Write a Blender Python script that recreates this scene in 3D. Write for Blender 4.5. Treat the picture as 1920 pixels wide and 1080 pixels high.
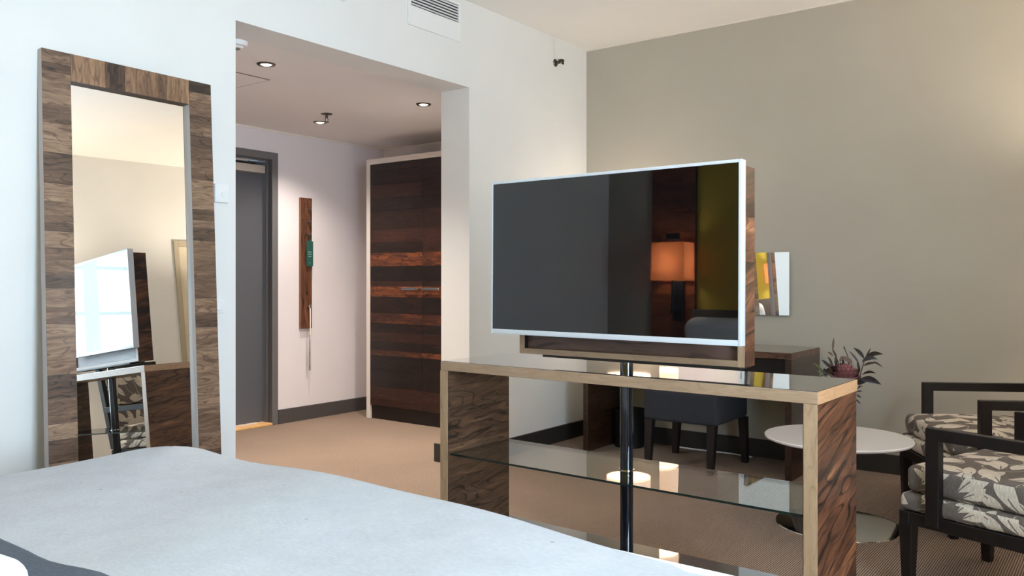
import bpy, bmesh, math, random
from mathutils import Vector, Matrix, Euler
random.seed(7)
R = math.radians
SC = bpy.context.scene
for o in list(bpy.data.objects):
    bpy.data.objects.remove(o)

# ------------------------------------------------------------------ camera
YAW = 36.9137
H = 1.155
FPX = 1555.57
cam_data = bpy.data.cameras.new('camera')
cam_data.sensor_width = 36.0
cam_data.lens = FPX / 1920 * 36.0
cam_data.shift_y = -(540 - 523.53) / 1920
cam_data.clip_start = 0.02
cam = bpy.data.objects.new('camera', cam_data)
SC.collection.objects.link(cam)
cam.location = (0, 0, H)
cam.rotation_euler = (R(90), 0, R(YAW - 90))
SC.camera = cam

# ------------------------------------------------------------------ world, exposure
SKY = 25.5
world = bpy.data.worlds.new('overcast_sky')
SC.world = world
world.use_nodes = True
bgn = world.node_tree.nodes['Background']
bgn.inputs['Color'].default_value = (0.73, 0.89, 1.07, 1)
bgn.inputs['Strength'].default_value = SKY
SC.view_settings.view_transform = 'Standard'
SC.view_settings.look = 'None'
SC.view_settings.exposure = 0.17
SC.view_settings.gamma = 1.0
SC.view_settings.use_curve_mapping = False
SC.cycles.use_denoising = True
SC.cycles.max_bounces = 14
SC.cycles.diffuse_bounces = 6
SC.cycles.glossy_bounces = 6
SC.cycles.transparent_max_bounces = 16
SC.cycles.sample_clamp_indirect = 6.0

# lamp strengths
P_HALL = 158.0       # watts of each hall spotlight
P_DESK = 8.5      # desk lamp bulb
P_BED = 20.0       # bedside lamp bulb
P_FLOOR = 56.0      # floor lamp bulb
WARM = (1.0, 0.90, 0.78)

# room dimensions (metres)
YW = 3.279          # wall with the opening
XE = 5.292          # grey wall
XW = -0.47          # headboard wall
YS = -0.95          # far wall behind the camera
ZC = 2.862
OX0, OX1, OZ = 2.267, 3.927, 2.336
YJ = 3.510          # hall side of the wall with the opening
YH = 5.465          # hall end wall
XH = 5.334          # hall right wall
XL = 2.10           # hall left wall

# windows: (wall, a0, a1, z0, z1)
WIN_S = [(0.45, 1.65)]
WZ0, WZ1 = 0.50, 2.42


def portal(name, loc, rot, sx, sy):
    l = bpy.data.lights.new(name, 'AREA')
    l.shape = 'RECTANGLE'
    l.size, l.size_y = sx, sy
    l.cycles.is_portal = True
    o = bpy.data.objects.new(name, l)
    SC.collection.objects.link(o)
    o.location = loc
    o.rotation_euler = rot
    return o


for a0, a1 in WIN_S:
    portal('window_light', ((a0 + a1) / 2, YS - 0.16, (WZ0 + WZ1) / 2), (R(90), 0, 0), a1 - a0, WZ1 - WZ0)


# ------------------------------------------------------------------ helpers
def lin(c):
    def f(v):
        v /= 255.0
        return v / 12.92 if v <= 0.04045 else ((v + 0.055) / 1.055) ** 2.4
    return (f(c[0]), f(c[1]), f(c[2]), 1.0)


def newmat(name):
    m = bpy.data.materials.new(name)
    m.use_nodes = True
    nt = m.node_tree
    return m, nt, nt.nodes['Principled BSDF']


def N(nt, t, **kw):
    n = nt.nodes.new(t)
    for k, v in kw.items():
        setattr(n, k, v)
    return n


def mat(name, rgb, rough=0.5, metal=0.0, spec=0.5, coat=0.0, noise=0.0, nscale=20.0, bump=0.0, bscale=200.0, ior=1.5):
    """Plain procedural material: base colour with a little noise and relief."""
    m, nt, b = newmat(name)
    col = lin(rgb)
    b.inputs['Roughness'].default_value = rough
    b.inputs['Metallic'].default_value = metal
    b.inputs['Specular IOR Level'].default_value = spec
    b.inputs['Coat Weight'].default_value = coat
    b.inputs['Coat Roughness'].default_value = 0.04
    b.inputs['IOR'].default_value = ior
    tc = N(nt, 'ShaderNodeTexCoord')
    if noise > 0:
        n = N(nt, 'ShaderNodeTexNoise')
        n.inputs['Scale'].default_value = nscale
        n.inputs['Detail'].default_value = 5
        nt.links.new(tc.outputs['Object'], n.inputs['Vector'])
        r = N(nt, 'ShaderNodeMapRange')
        r.inputs['From Min'].default_value = 0.3
        r.inputs['From Max'].default_value = 0.7
        r.inputs['To Min'].default_value = 1 - noise
        r.inputs['To Max'].default_value = 1 + noise
        nt.links.new(n.outputs['Fac'], r.inputs['Value'])
        hs = N(nt, 'ShaderNodeHueSaturation')
        hs.inputs['Color'].default_value = col
        nt.links.new(r.outputs['Result'], hs.inputs['Value'])
        nt.links.new(hs.outputs['Color'], b.inputs['Base Color'])
    else:
        b.inputs['Base Color'].default_value = col
    if bump > 0:
        n2 = N(nt, 'ShaderNodeTexNoise')
        n2.inputs['Scale'].default_value = bscale
        n2.inputs['Detail'].default_value = 3
        nt.links.new(tc.outputs['Object'], n2.inputs['Vector'])
        bp = N(nt, 'ShaderNodeBump')
        bp.inputs['Strength'].default_value = bump
        bp.inputs['Distance'].default_value = 0.002
        nt.links.new(n2.outputs['Fac'], bp.inputs['Height'])
        nt.links.new(bp.outputs['Normal'], b.inputs['Normal'])
    return m


def wood(name, dark, mid, light, axis='X', rough=0.35, coat=0.0, contrast=1.1, scale=1.0, tilt=0.0, lines=0.75):
    """Figured veneer; each piece carries its own obj['tone'] and obj['seed']."""
    m, nt, b = newmat(name)
    L = nt.links.new
    tc = N(nt, 'ShaderNodeTexCoord')
    at = N(nt, 'ShaderNodeAttribute', attribute_type='OBJECT', attribute_name='seed')
    sv = N(nt, 'ShaderNodeVectorMath', operation='SCALE')
    sv.inputs[0].default_value = (7.31, 3.17, 5.71)
    L(at.outputs['Fac'], sv.inputs['Scale'])
    ad = N(nt, 'ShaderNodeVectorMath', operation='ADD')
    L(tc.outputs['Object'], ad.inputs[0])
    L(sv.outputs['Vector'], ad.inputs[1])
    rot = N(nt, 'ShaderNodeMapping')
    ax = {'X': 0, 'Y': 1, 'Z': 2}[axis]
    if axis == 'Z':
        rot.inputs['Rotation'].default_value = (tilt, tilt, 0)
    elif axis == 'X':
        rot.inputs['Rotation'].default_value = (0, tilt, 0)
    else:
        rot.inputs['Rotation'].default_value = (tilt, 0, 0)
    L(ad.outputs['Vector'], rot.inputs['Vector'])
    # slow warp that bends the figure
    wn = N(nt, 'ShaderNodeTexNoise')
    wn.inputs['Scale'].default_value = 3.2 * scale
    wn.inputs['Detail'].default_value = 2
    L(rot.outputs['Vector'], wn.inputs['Vector'])
    ws = N(nt, 'ShaderNodeVectorMath', operation='SCALE')
    ws.inputs['Scale'].default_value = 0.085 / scale
    L(wn.outputs['Color'], ws.inputs[0])
    wa = N(nt, 'ShaderNodeVectorMath', operation='ADD')
    L(rot.outputs['Vector'], wa.inputs[0])
    L(ws.outputs['Vector'], wa.inputs[1])
    mp = N(nt, 'ShaderNodeMapping')
    s = [1.0, 1.0, 1.0]
    s[ax] = 0.13
    mp.inputs['Scale'].default_value = s
    L(wa.outputs['Vector'], mp.inputs['Vector'])
    a = N(nt, 'ShaderNodeTexNoise')
    a.inputs['Scale'].default_value = 26 * scale
    a.inputs['Detail'].default_value = 6
    a.inputs['Roughness'].default_value = 0.55
    a.inputs['Distortion'].default_value = 0.5
    L(mp.outputs['Vector'], a.inputs['Vector'])
    mp2 = N(nt, 'ShaderNodeMapping')
    s2 = [1.0, 1.0, 1.0]
    s2[ax] = 0.03
    mp2.inputs['Scale'].default_value = s2
    L(wa.outputs['Vector'], mp2.inputs['Vector'])
    f = N(nt, 'ShaderNodeTexNoise')
    f.inputs['Scale'].default_value = 210 * scale
    f.inputs['Detail'].default_value = 2
    L(mp2.outputs['Vector'], f.inputs['Vector'])
    # thin dark growth lines along iso-levels of a smooth field
    g = N(nt, 'ShaderNodeTexNoise')
    g.inputs['Scale'].default_value = 9 * scale
    g.inputs['Detail'].default_value = 1.0
    L(mp.outputs['Vector'], g.inputs['Vector'])
    gm = N(nt, 'ShaderNodeMath', operation='MULTIPLY')
    gm.inputs[1].default_value = 62.0
    L(g.outputs['Fac'], gm.inputs[0])
    gs = N(nt, 'ShaderNodeMath', operation='SINE')
    L(gm.outputs[0], gs.inputs[0])
    gr = N(nt, 'ShaderNodeMapRange')
    gr.inputs['From Min'].default_value = 0.72
    gr.inputs['From Max'].default_value = 1.0
    gr.inputs['To Min'].default_value = 0.0
    gr.inputs['To Max'].default_value = lines
    L(gs.outputs[0], gr.inputs['Value'])
    tone = N(nt, 'ShaderNodeAttribute', attribute_type='OBJECT', attribute_name='tone')
    m1 = N(nt, 'ShaderNodeMath', operation='MULTIPLY_ADD')
    m1.inputs[1].default_value = contrast
    L(a.outputs['Fac'], m1.inputs[0])
    L(tone.outputs['Fac'], m1.inputs[2])
    m2 = N(nt, 'ShaderNodeMath', operation='MULTIPLY_ADD')
    m2.inputs[1].default_value = 0.38
    L(f.outputs['Fac'], m2.inputs[0])
    L(m1.outputs[0], m2.inputs[2])
    m3 = N(nt, 'ShaderNodeMath', operation='SUBTRACT')
    m3.inputs[1].default_value = contrast * 0.5 + 0.19
    L(m2.outputs[0], m3.inputs[0])
    m4 = N(nt, 'ShaderNodeMath', operation='MULTIPLY_ADD')
    m4.inputs[1].default_value = -0.45
    L(gr.outputs['Result'], m4.inputs[0])
    L(m3.outputs[0], m4.inputs[2])
    cr = N(nt, 'ShaderNodeValToRGB')
    e = cr.color_ramp.elements
    e[0].position, e[0].color = 0.0, lin(dark)
    e[1].position, e[1].color = 1.0, lin(light)
    k = e.new(0.5)
    k.color = lin(mid)
    L(m4.outputs[0], cr.inputs['Fac'])
    L(cr.outputs['Color'], b.inputs['Base Color'])
    b.inputs['Roughness'].default_value = rough
    b.inputs['Coat Weight'].default_value = coat
    b.inputs['Coat Roughness'].default_value = 0.08
    bp = N(nt, 'ShaderNodeBump')
    bp.inputs['Strength'].default_value = 0.12
    bp.inputs['Distance'].default_value = 0.001
    L(f.outputs['Fac'], bp.inputs['Height'])
    L(bp.outputs['Normal'], b.inputs['Normal'])
    return m


def glassy(name, tint, ior=1.5):
    """Clear pane: see-through with Fresnel reflections (lets daylight through)."""
    m = bpy.data.materials.new(name)
    m.use_nodes = True
    nt = m.node_tree
    nt.nodes.remove(nt.nodes['Principled BSDF'])
    out = nt.nodes['Material Output']
    t = N(nt, 'ShaderNodeBsdfTransparent')
    t.inputs['Color'].default_value = tint
    g = N(nt, 'ShaderNodeBsdfGlossy')
    g.inputs['Roughness'].default_value = 0.0
    fr = N(nt, 'ShaderNodeFresnel')
    gm = N(nt, 'ShaderNodeNewGeometry')          # same air-to-glass Fresnel on either face of the pane
    mr = N(nt, 'ShaderNodeMapRange')
    mr.inputs['To Min'].default_value = ior
    mr.inputs['To Max'].default_value = 1 / ior
    nt.links.new(gm.outputs['Backfacing'], mr.inputs['Value'])
    nt.links.new(mr.outputs['Result'], fr.inputs['IOR'])
    mx = N(nt, 'ShaderNodeMixShader')
    nt.links.new(fr.outputs[0], mx.inputs[0])
    nt.links.new(t.outputs[0], mx.inputs[1])
    nt.links.new(g.outputs[0], mx.inputs[2])
    nt.links.new(mx.outputs[0], out.inputs['Surface'])
    return m


def sheer(name, rgb, through=0.65):
    """Thin cloth or shade that glows with the light behind it."""
    m = bpy.data.materials.new(name)
    m.use_nodes = True
    nt = m.node_tree
    nt.nodes.remove(nt.nodes['Principled BSDF'])
    t = N(nt, 'ShaderNodeBsdfTranslucent')
    d = N(nt, 'ShaderNodeBsdfDiffuse')
    n = N(nt, 'ShaderNodeTexNoise')
    n.inputs['Scale'].default_value = 300
    hs = N(nt, 'ShaderNodeHueSaturation')
    hs.inputs['Color'].default_value = lin(rgb)
    r = N(nt, 'ShaderNodeMapRange')
    r.inputs['To Min'].default_value = 0.94
    r.inputs['To Max'].default_value = 1.06
    nt.links.new(n.outputs['Fac'], r.inputs['Value'])
    nt.links.new(r.outputs['Result'], hs.inputs['Value'])
    for x in (t, d):
        nt.links.new(hs.outputs['Color'], x.inputs['Color'])
    mx = N(nt, 'ShaderNodeMixShader')
    mx.inputs[0].default_value = through
    nt.links.new(d.outputs[0], mx.inputs[1])
    nt.links.new(t.outputs[0], mx.inputs[2])
    nt.links.new(mx.outputs[0], nt.nodes['Material Output'].inputs['Surface'])
    return m


def emit(name, rgb, strength):
    m, nt, b = newmat(name)
    b.inputs['Base Color'].default_value = (0.8, 0.8, 0.8, 1)
    b.inputs['Emission Color'].default_value = (*rgb, 1)
    b.inputs['Emission Strength'].default_value = strength
    return m


def finish(name, bm, material, parent=None, smooth=True, angle=32, loc=None, rot=None):
    bmesh.ops.recalc_face_normals(bm, faces=bm.faces)
    if smooth:
        ca = R(angle)
        for f in bm.faces:
            f.smooth = True
        for e in bm.edges:
            if len(e.link_faces) == 2 and e.calc_face_angle(0) > ca:
                e.smooth = False
    me = bpy.data.meshes.new(name)
    bm.to_mesh(me)
    bm.free()
    if material is not None:
        for mm in (material if isinstance(material, (list, tuple)) else [material]):
            me.materials.append(mm)
    o = bpy.data.objects.new(name, me)
    SC.collection.objects.link(o)
    if parent is not None:
        o.parent = parent
    if loc is not None:
        o.location = loc
    if rot is not None:
        o.rotation_euler = rot
    return o


def tag(o, label, cat, group=None):
    o['label'] = label
    o['category'] = cat
    if group:
        o['group'] = group
    return o


def thing(name, label, cat, loc=(0, 0, 0), rz=0.0, group=None):
    o = bpy.data.objects.new(name, None)
    o.empty_display_size = 0.1
    SC.collection.objects.link(o)
    o.location = loc
    o.rotation_euler = (0, 0, rz)
    return tag(o, label, cat, group)


def struct(o):
    o['kind'] = 'structure'
    return o


def bm_box(bm, lo, hi, bevel=0.0, seg=2):
    c = [(lo[i] + hi[i]) / 2 for i in range(3)]
    s = [abs(hi[i] - lo[i]) for i in range(3)]
    r = bmesh.ops.create_cube(bm, size=1.0, matrix=Matrix.Translation(c) @ Matrix.Diagonal((*s, 1)))
    if bevel > 0:
        es = set()
        for v in r['verts']:
            es.update(v.link_edges)
        bmesh.ops.bevel(bm, geom=list(es), offset=bevel, segments=seg, profile=0.6, affect='EDGES')
    return bm


def box(name, lo, hi, material, parent=None, bevel=0.0, seg=2, **kw):
    bm = bmesh.new()
    bm_box(bm, lo, hi, bevel, seg)
    return finish(name, bm, material, parent, **kw)


def bm_cyl(bm, p0, p1, r0, r1=None, n=24, caps=True):
    p0, p1 = Vector(p0), Vector(p1)
    r1 = r0 if r1 is None else r1
    d = p1 - p0
    q = Vector((0, 0, 1)).rotation_difference(d.normalized())
    M = Matrix.Translation((p0 + p1) / 2) @ q.to_matrix().to_4x4()
    bmesh.ops.create_cone(bm, cap_ends=caps, segments=n, radius1=r0, radius2=r1, depth=d.length, matrix=M)
    return bm


def cyl(name, p0, p1, r0, material, parent=None, r1=None, n=24, **kw):
    bm = bmesh.new()
    bm_cyl(bm, p0, p1, r0, r1, n)
    return finish(name, bm, material, parent, **kw)


def lathe(name, prof, material, parent=None, n=48, center=(0, 0, 0), close=False, **kw):
    """prof: list of (radius, z)."""
    bm = bmesh.new()
    rings = []
    for r, z in prof:
        if r < 1e-6:
            rings.append([bm.verts.new((center[0], center[1], center[2] + z))])
        else:
            rings.append([bm.verts.new((center[0] + r * math.cos(2 * math.pi * i / n), center[1] + r * math.sin(2 * math.pi * i / n), center[2] + z)) for i in range(n)])
    pairs = list(zip(rings, rings[1:]))
    if close:
        pairs.append((rings[-1], rings[0]))
    for a, b in pairs:
        for i in range(n):
            j = (i + 1) % n
            if len(a) == 1 and len(b) == 1:
                continue
            if len(a) == 1:
                bm.faces.new((a[0], b[i], b[j]))
            elif len(b) == 1:
                bm.faces.new((a[i], a[j], b[0]))
            else:
                bm.faces.new((a[i], a[j], b[j], b[i]))
    return finish(name, bm, material, parent, **kw)


def bm_tube(bm, pts, rad, n=8):
    pts = [Vector(p) for p in pts]
    rads = rad if isinstance(rad, (list, tuple)) else [rad] * len(pts)
    rings = []
    for i, p in enumerate(pts):
        t = (pts[min(i + 1, len(pts) - 1)] - pts[max(i - 1, 0)]).normalized()
        ref = Vector((0, 0, 1)) if abs(t.z) < 0.9 else Vector((1, 0, 0))
        a = t.cross(ref).normalized()
        b = t.cross(a)
        rings.append([bm.verts.new(p + (a * math.cos(2 * math.pi * k / n) + b * math.sin(2 * math.pi * k / n)) * rads[i]) for k in range(n)])
    for r0, r1 in zip(rings, rings[1:]):
        for k in range(n):
            bm.faces.new((r0[k], r0[(k + 1) % n], r1[(k + 1) % n], r1[k]))
    bm.faces.new(rings[0])
    bm.faces.new(rings[-1])
    return bm


def tube(name, pts, rad, material, parent=None, n=8, **kw):
    bm = bmesh.new()
    bm_tube(bm, pts, rad, n)
    return finish(name, bm, material, parent, **kw)


def bm_soft(bm, size, r, seg=4, mid=8, crown=0.0, noise=None):
    """Rounded box centred in x,y with its base at z = 0; crown swells the top."""
    def axis(s):
        s2 = s / 2
        rr = min(r, s2 * 0.98)
        a = [-s2 + rr * (1 - math.cos(math.pi / 2 * k / seg)) for k in range(seg + 1)]
        inner = [(-s2 + rr) + (s - 2 * rr) * k / mid for k in range(1, mid)]
        return a + inner + [-x for x in reversed(a)]
    A = [axis(s) for s in size]
    vs = {}

    def vert(p):
        key = tuple(round(c, 6) for c in p)
        if key in vs:
            return vs[key]
        q = []
        for i in range(3):
            s2 = size[i] / 2
            rr = min(r, s2 * 0.98)
            q.append(max(-(s2 - rr), min(s2 - rr, p[i])))
        d = Vector(p) - Vector(q)
        rm = min(r, min(size) / 2 * 0.98)
        w = Vector(q) + (d.normalized() * rm if d.length > 1e-9 else d)
        for i in range(3):                       # keep flat sides exactly at half size
            if abs(d[i]) > 1e-9 and sum(abs(d[j]) > 1e-9 for j in range(3)) == 1:
                w[i] = math.copysign(size[i] / 2, d[i])
        x, y, z = w
        z += size[2] / 2
        if crown:
            u, v = 2 * x / size[0], 2 * y / size[1]
            z += crown * max(0, 1 - u * u) * max(0, 1 - v * v) * (z / size[2])
        if noise:
            x, y, z = noise(x, y, z)
        vs[key] = bm.verts.new((x, y, z))
        return vs[key]
    for ax in range(3):
        b, c = (ax + 1) % 3, (ax + 2) % 3
        for sgn in (-1, 1):
            for i in range(len(A[b]) - 1):
                for j in range(len(A[c]) - 1):
                    q = []
                    for di, dj in ((0, 0), (1, 0), (1, 1), (0, 1)):
                        p = [0, 0, 0]
                        p[ax] = sgn * size[ax] / 2
                        p[b] = A[b][i + di]
                        p[c] = A[c][j + dj]
                        q.append(vert(p))
                    if len(set(q)) == 4:
                        try:
                            bm.faces.new(q)
                        except ValueError:
                            pass
                    elif len(set(q)) == 3:
                        q = list(dict.fromkeys(q))
                        try:
                            bm.faces.new(q)
                        except ValueError:
                            pass
    return bm


def soft(name, size, r, material, parent=None, loc=(0, 0, 0), rot=(0, 0, 0), crown=0.0, seg=4, mid=8, uv=0.0, noise=None, **kw):
    bm = bmesh.new()
    bm_soft(bm, size, r, seg, mid, crown, noise)
    if uv:
        box_uv(bm, uv)
    return finish(name, bm, material, parent, angle=80, loc=loc, rot=rot, **kw)


def box_uv(bm, s):
    bmesh.ops.recalc_face_normals(bm, faces=bm.faces)
    lay = bm.loops.layers.uv.verify()
    for f in bm.faces:
        n = f.normal
        a = max(range(3), key=lambda i: abs(n[i]) * (1.12 if i == 2 else 1))
        for l in f.loops:
            c = l.vert.co
            if a == 2:
                l[lay].uv = (c.x * s, c.y * s)
            elif a == 1:
                l[lay].uv = (c.x * s, (c.z + (-0.62 if n.y < 0 else 0.47)) * s)
            else:
                l[lay].uv = ((c.y + 1.87) * s, (c.z + 0.53) * s)


def wall_cells(name, us, zs, holes, thick, place, material):
    """One connected wall mesh: grid in (u, z) with cells left out, given thickness.
    place(u, z, t) -> world point, t = 0 room face, 1 outer face."""
    bm = bmesh.new()
    V = {}

    def v(i, j, t):
        if (i, j, t) not in V:
            V[(i, j, t)] = bm.verts.new(place(us[i], zs[j], t * thick))
        return V[(i, j, t)]
    nu, nz = len(us) - 1, len(zs) - 1
    solid = lambda i, j: 0 <= i < nu and 0 <= j < nz and not any(h[0] <= (us[i] + us[i + 1]) / 2 <= h[1] and h[2] <= (zs[j] + zs[j + 1]) / 2 <= h[3] for h in holes)
    for i in range(nu):
        for j in range(nz):
            if not solid(i, j):
                continue
            bm.faces.new((v(i, j, 0), v(i + 1, j, 0), v(i + 1, j + 1, 0), v(i, j + 1, 0)))
            bm.faces.new((v(i, j, 1), v(i, j + 1, 1), v(i + 1, j + 1, 1), v(i + 1, j, 1)))
            if not solid(i - 1, j):
                bm.faces.new((v(i, j, 0), v(i, j + 1, 0), v(i, j + 1, 1), v(i, j, 1)))
            if not solid(i + 1, j):
                bm.faces.new((v(i + 1, j, 0), v(i + 1, j, 1), v(i + 1, j + 1, 1), v(i + 1, j + 1, 0)))
            if not solid(i, j - 1):
                bm.faces.new((v(i, j, 0), v(i, j, 1), v(i + 1, j, 1), v(i + 1, j, 0)))
            if not solid(i, j + 1):
                bm.faces.new((v(i, j + 1, 0), v(i + 1, j + 1, 0), v(i + 1, j + 1, 1), v(i, j + 1, 1)))
    return struct(finish(name, bm, material, smooth=False))


def pix(u, v, d):
    """World point seen at a photo position, d metres ahead (used once, to read off positions)."""
    c, s = math.cos(R(YAW)), math.sin(R(YAW))
    t = (u - 960) / FPX
    return Vector(((c + s * t) * d, (s - c * t) * d, H + (523.53 - v) / FPX * d))


# ------------------------------------------------------------------ materials
M_WHITE = mat('white_wall_paint', (228, 229, 229), 0.85, noise=0.015, nscale=3)
M_GREIGE = mat('greige_wall_paint', (180, 175, 164), 0.85, noise=0.02, nscale=2.5, bump=0.08, bscale=350)
M_HALL = mat('hall_wall_paint', (222, 217, 221), 0.85, noise=0.015, nscale=3, bump=0.08, bscale=350)
M_CEIL = mat('ceiling_paint', (238, 237, 236), 0.9, noise=0.01, nscale=3)
M_HCEIL = mat('hall_ceiling_paint', (234, 230, 229), 0.9, noise=0.01, nscale=3)
M_YELLOW = mat('mustard_wall_paint', (186, 160, 52), 0.8, noise=0.02, nscale=3)
M_BASE = mat('shaded_dark_baseboard', (42, 40, 39), 0.5, noise=0.03, nscale=6)  # dark paint, with the low light along the room walls darkened into it
M_HBASE = mat('grey_hall_baseboard', (74, 70, 70), 0.5, noise=0.03, nscale=6)
M_DOOR = mat('grey_door_paint', (84, 86, 92), 0.45, noise=0.02, nscale=4)
M_FRAME = mat('grey_door_frame_paint', (98, 97, 98), 0.5, noise=0.02, nscale=4)
M_OAK = mat('oak_threshold', (214, 170, 112), 0.45, noise=0.08, nscale=18)
M_TRIM = mat('white_trim', (226, 220, 212), 0.7)
M_WPLAST = mat('white_plastic', (232, 234, 236), 0.4)
M_GREYMETAL = mat('satin_metal', (190, 186, 180), 0.3, metal=1.0)
M_CHROME = mat('chrome', (225, 225, 225), 0.08, metal=1.0)
M_DARKMETAL = mat('dark_bronze_metal', (92, 84, 78), 0.35, metal=1.0)
M_ALU = mat('closer_aluminium', (206, 198, 188), 0.42, metal=0.35)
M_BLACK = mat('matt_black', (16, 16, 17), 0.55)
M_BLACKGLOSS = mat('black_gloss_lacquer', (12, 17, 26), 0.09, spec=0.6, coat=0.6)
M_SCREEN = mat('screen_glass', (5, 5, 7), 0.02, spec=0.62, ior=1.52)
M_BEZEL = mat('silver_bezel', (212, 218, 228), 0.38, metal=0.25)
M_MIRROR = mat('mirror_silver', (240, 240, 238), 0.0, metal=1.0)
M_MIRRORBACK = mat('mirror_edge', (60, 62, 60), 0.5)
M_GLOSSTOP = mat('glossy_grey_glass_top', (28, 28, 29), 0.03, spec=0.5, coat=1.0, ior=1.7)
M_DARKWOOD = mat('black_brown_wood', (22, 16, 15), 0.45, spec=0.35, noise=0.25, nscale=30)
M_LACQ = mat('white_lacquer', (228, 224, 222), 0.22, coat=0.3)
M_STEEL = mat('polished_steel', (205, 204, 202), 0.10, metal=1.0)
M_CHAIRFAB = mat('charcoal_wool', (39, 41, 48), 0.95, noise=0.22, nscale=160, bump=0.5, bscale=500)
M_BIN = mat('black_bin', (13, 13, 14), 0.5)
M_LINEN = mat('white_bed_linen', (238, 240, 244), 0.9, noise=0.012, nscale=14, bump=0.25, bscale=60)
M_BANDFAB = mat('slate_wool_band', (84, 92, 104), 0.95, noise=0.16, nscale=120, bump=0.5, bscale=350)
M_BEDBASE = mat('grey_bed_base', (96, 94, 94), 0.95, noise=0.1, nscale=90)
M_GREEN = mat('dark_green_card', (22, 78, 70), 0.6)
M_CARDTXT = mat('white_print', (170, 190, 186), 0.7)
M_IVORY = mat('ivory_lacquer', (236, 230, 222), 0.4)
M_CLOSET = mat('wardrobe_white_edge', (216, 208, 202), 0.45)
M_VASE = mat('smoked_vase', (54, 48, 46), 0.12, spec=0.6, coat=0.4)
M_LEAFD = mat('purple_black_leaf', (29, 18, 21), 0.45, noise=0.25, nscale=60)
M_LEAFG = mat('olive_green_leaf', (84, 92, 58), 0.55, noise=0.25, nscale=60)
M_LEAFB = mat('brown_dry_leaf', (92, 70, 58), 0.6, noise=0.25, nscale=60)
M_PROTEA = mat('dusty_pink_petal', (128, 78, 80), 0.6, noise=0.2, nscale=90)
M_STEM = mat('dark_stem', (58, 44, 40), 0.6)
M_HEADB = mat('headboard_cloth', (88, 80, 74), 0.95, noise=0.1, nscale=90)
M_PALEDOOR = mat('pale_door_paint', (206, 198, 178), 0.5)

DK, MD, LT = (30, 17, 12), (98, 61, 40), (178, 124, 80)
W_X = wood('rosewood_grain_x', (34, 24, 20), (104, 80, 64), (172, 142, 116), 'X', rough=0.38, coat=0.2, contrast=0.9, lines=0.5, scale=2.3)
W_Z = wood('rosewood_grain_z', (34, 24, 20), (108, 80, 60), (176, 138, 106), 'Z', rough=0.38, coat=0.2, contrast=0.9, lines=0.5, scale=2.3)
W_Y = wood('rosewood_grain_y', (14, 6, 4), (56, 28, 17), (150, 82, 42), 'Y', rough=0.4, coat=0.0, contrast=0.8, lines=0.4, scale=1.5)
W_SWIRL = wood('rosewood_swirl', (22, 12, 8), (94, 57, 38), (166, 112, 74), 'X', rough=0.4, coat=0.12, contrast=1.9, scale=1.0, tilt=R(15), lines=0.9)
W_SWIRLF = wood('rosewood_swirl_flat', (30, 20, 15), (88, 63, 46), (148, 112, 80), 'X', rough=0.4, coat=0.12, contrast=1.3, scale=1.7, tilt=R(6), lines=0.7)
W_TANY = wood('walnut_edge_y', (104, 84, 66), (152, 126, 102), (186, 160, 132), 'Y', rough=0.45, contrast=0.6, scale=2.0, lines=0.3)
W_TANX = wood('walnut_edge_x', (120, 88, 60), (172, 132, 96), (204, 164, 124), 'X', rough=0.45, contrast=0.5, scale=2.0, lines=0.25)
W_TANZ = wood('walnut_edge_z', (104, 80, 60), (158, 130, 102), (194, 166, 136), 'Z', rough=0.45, contrast=0.55, scale=2.0, lines=0.3)
W_DESK = wood('dark_walnut', (26, 15, 10), (76, 48, 34), (128, 86, 60), 'Y', rough=0.3, coat=0.2, contrast=0.9)
W_DESKX = wood('dark_walnut_x', (18, 10, 7), (56, 35, 24), (104, 68, 46), 'X', rough=0.3, coat=0.2, contrast=0.9)


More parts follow.
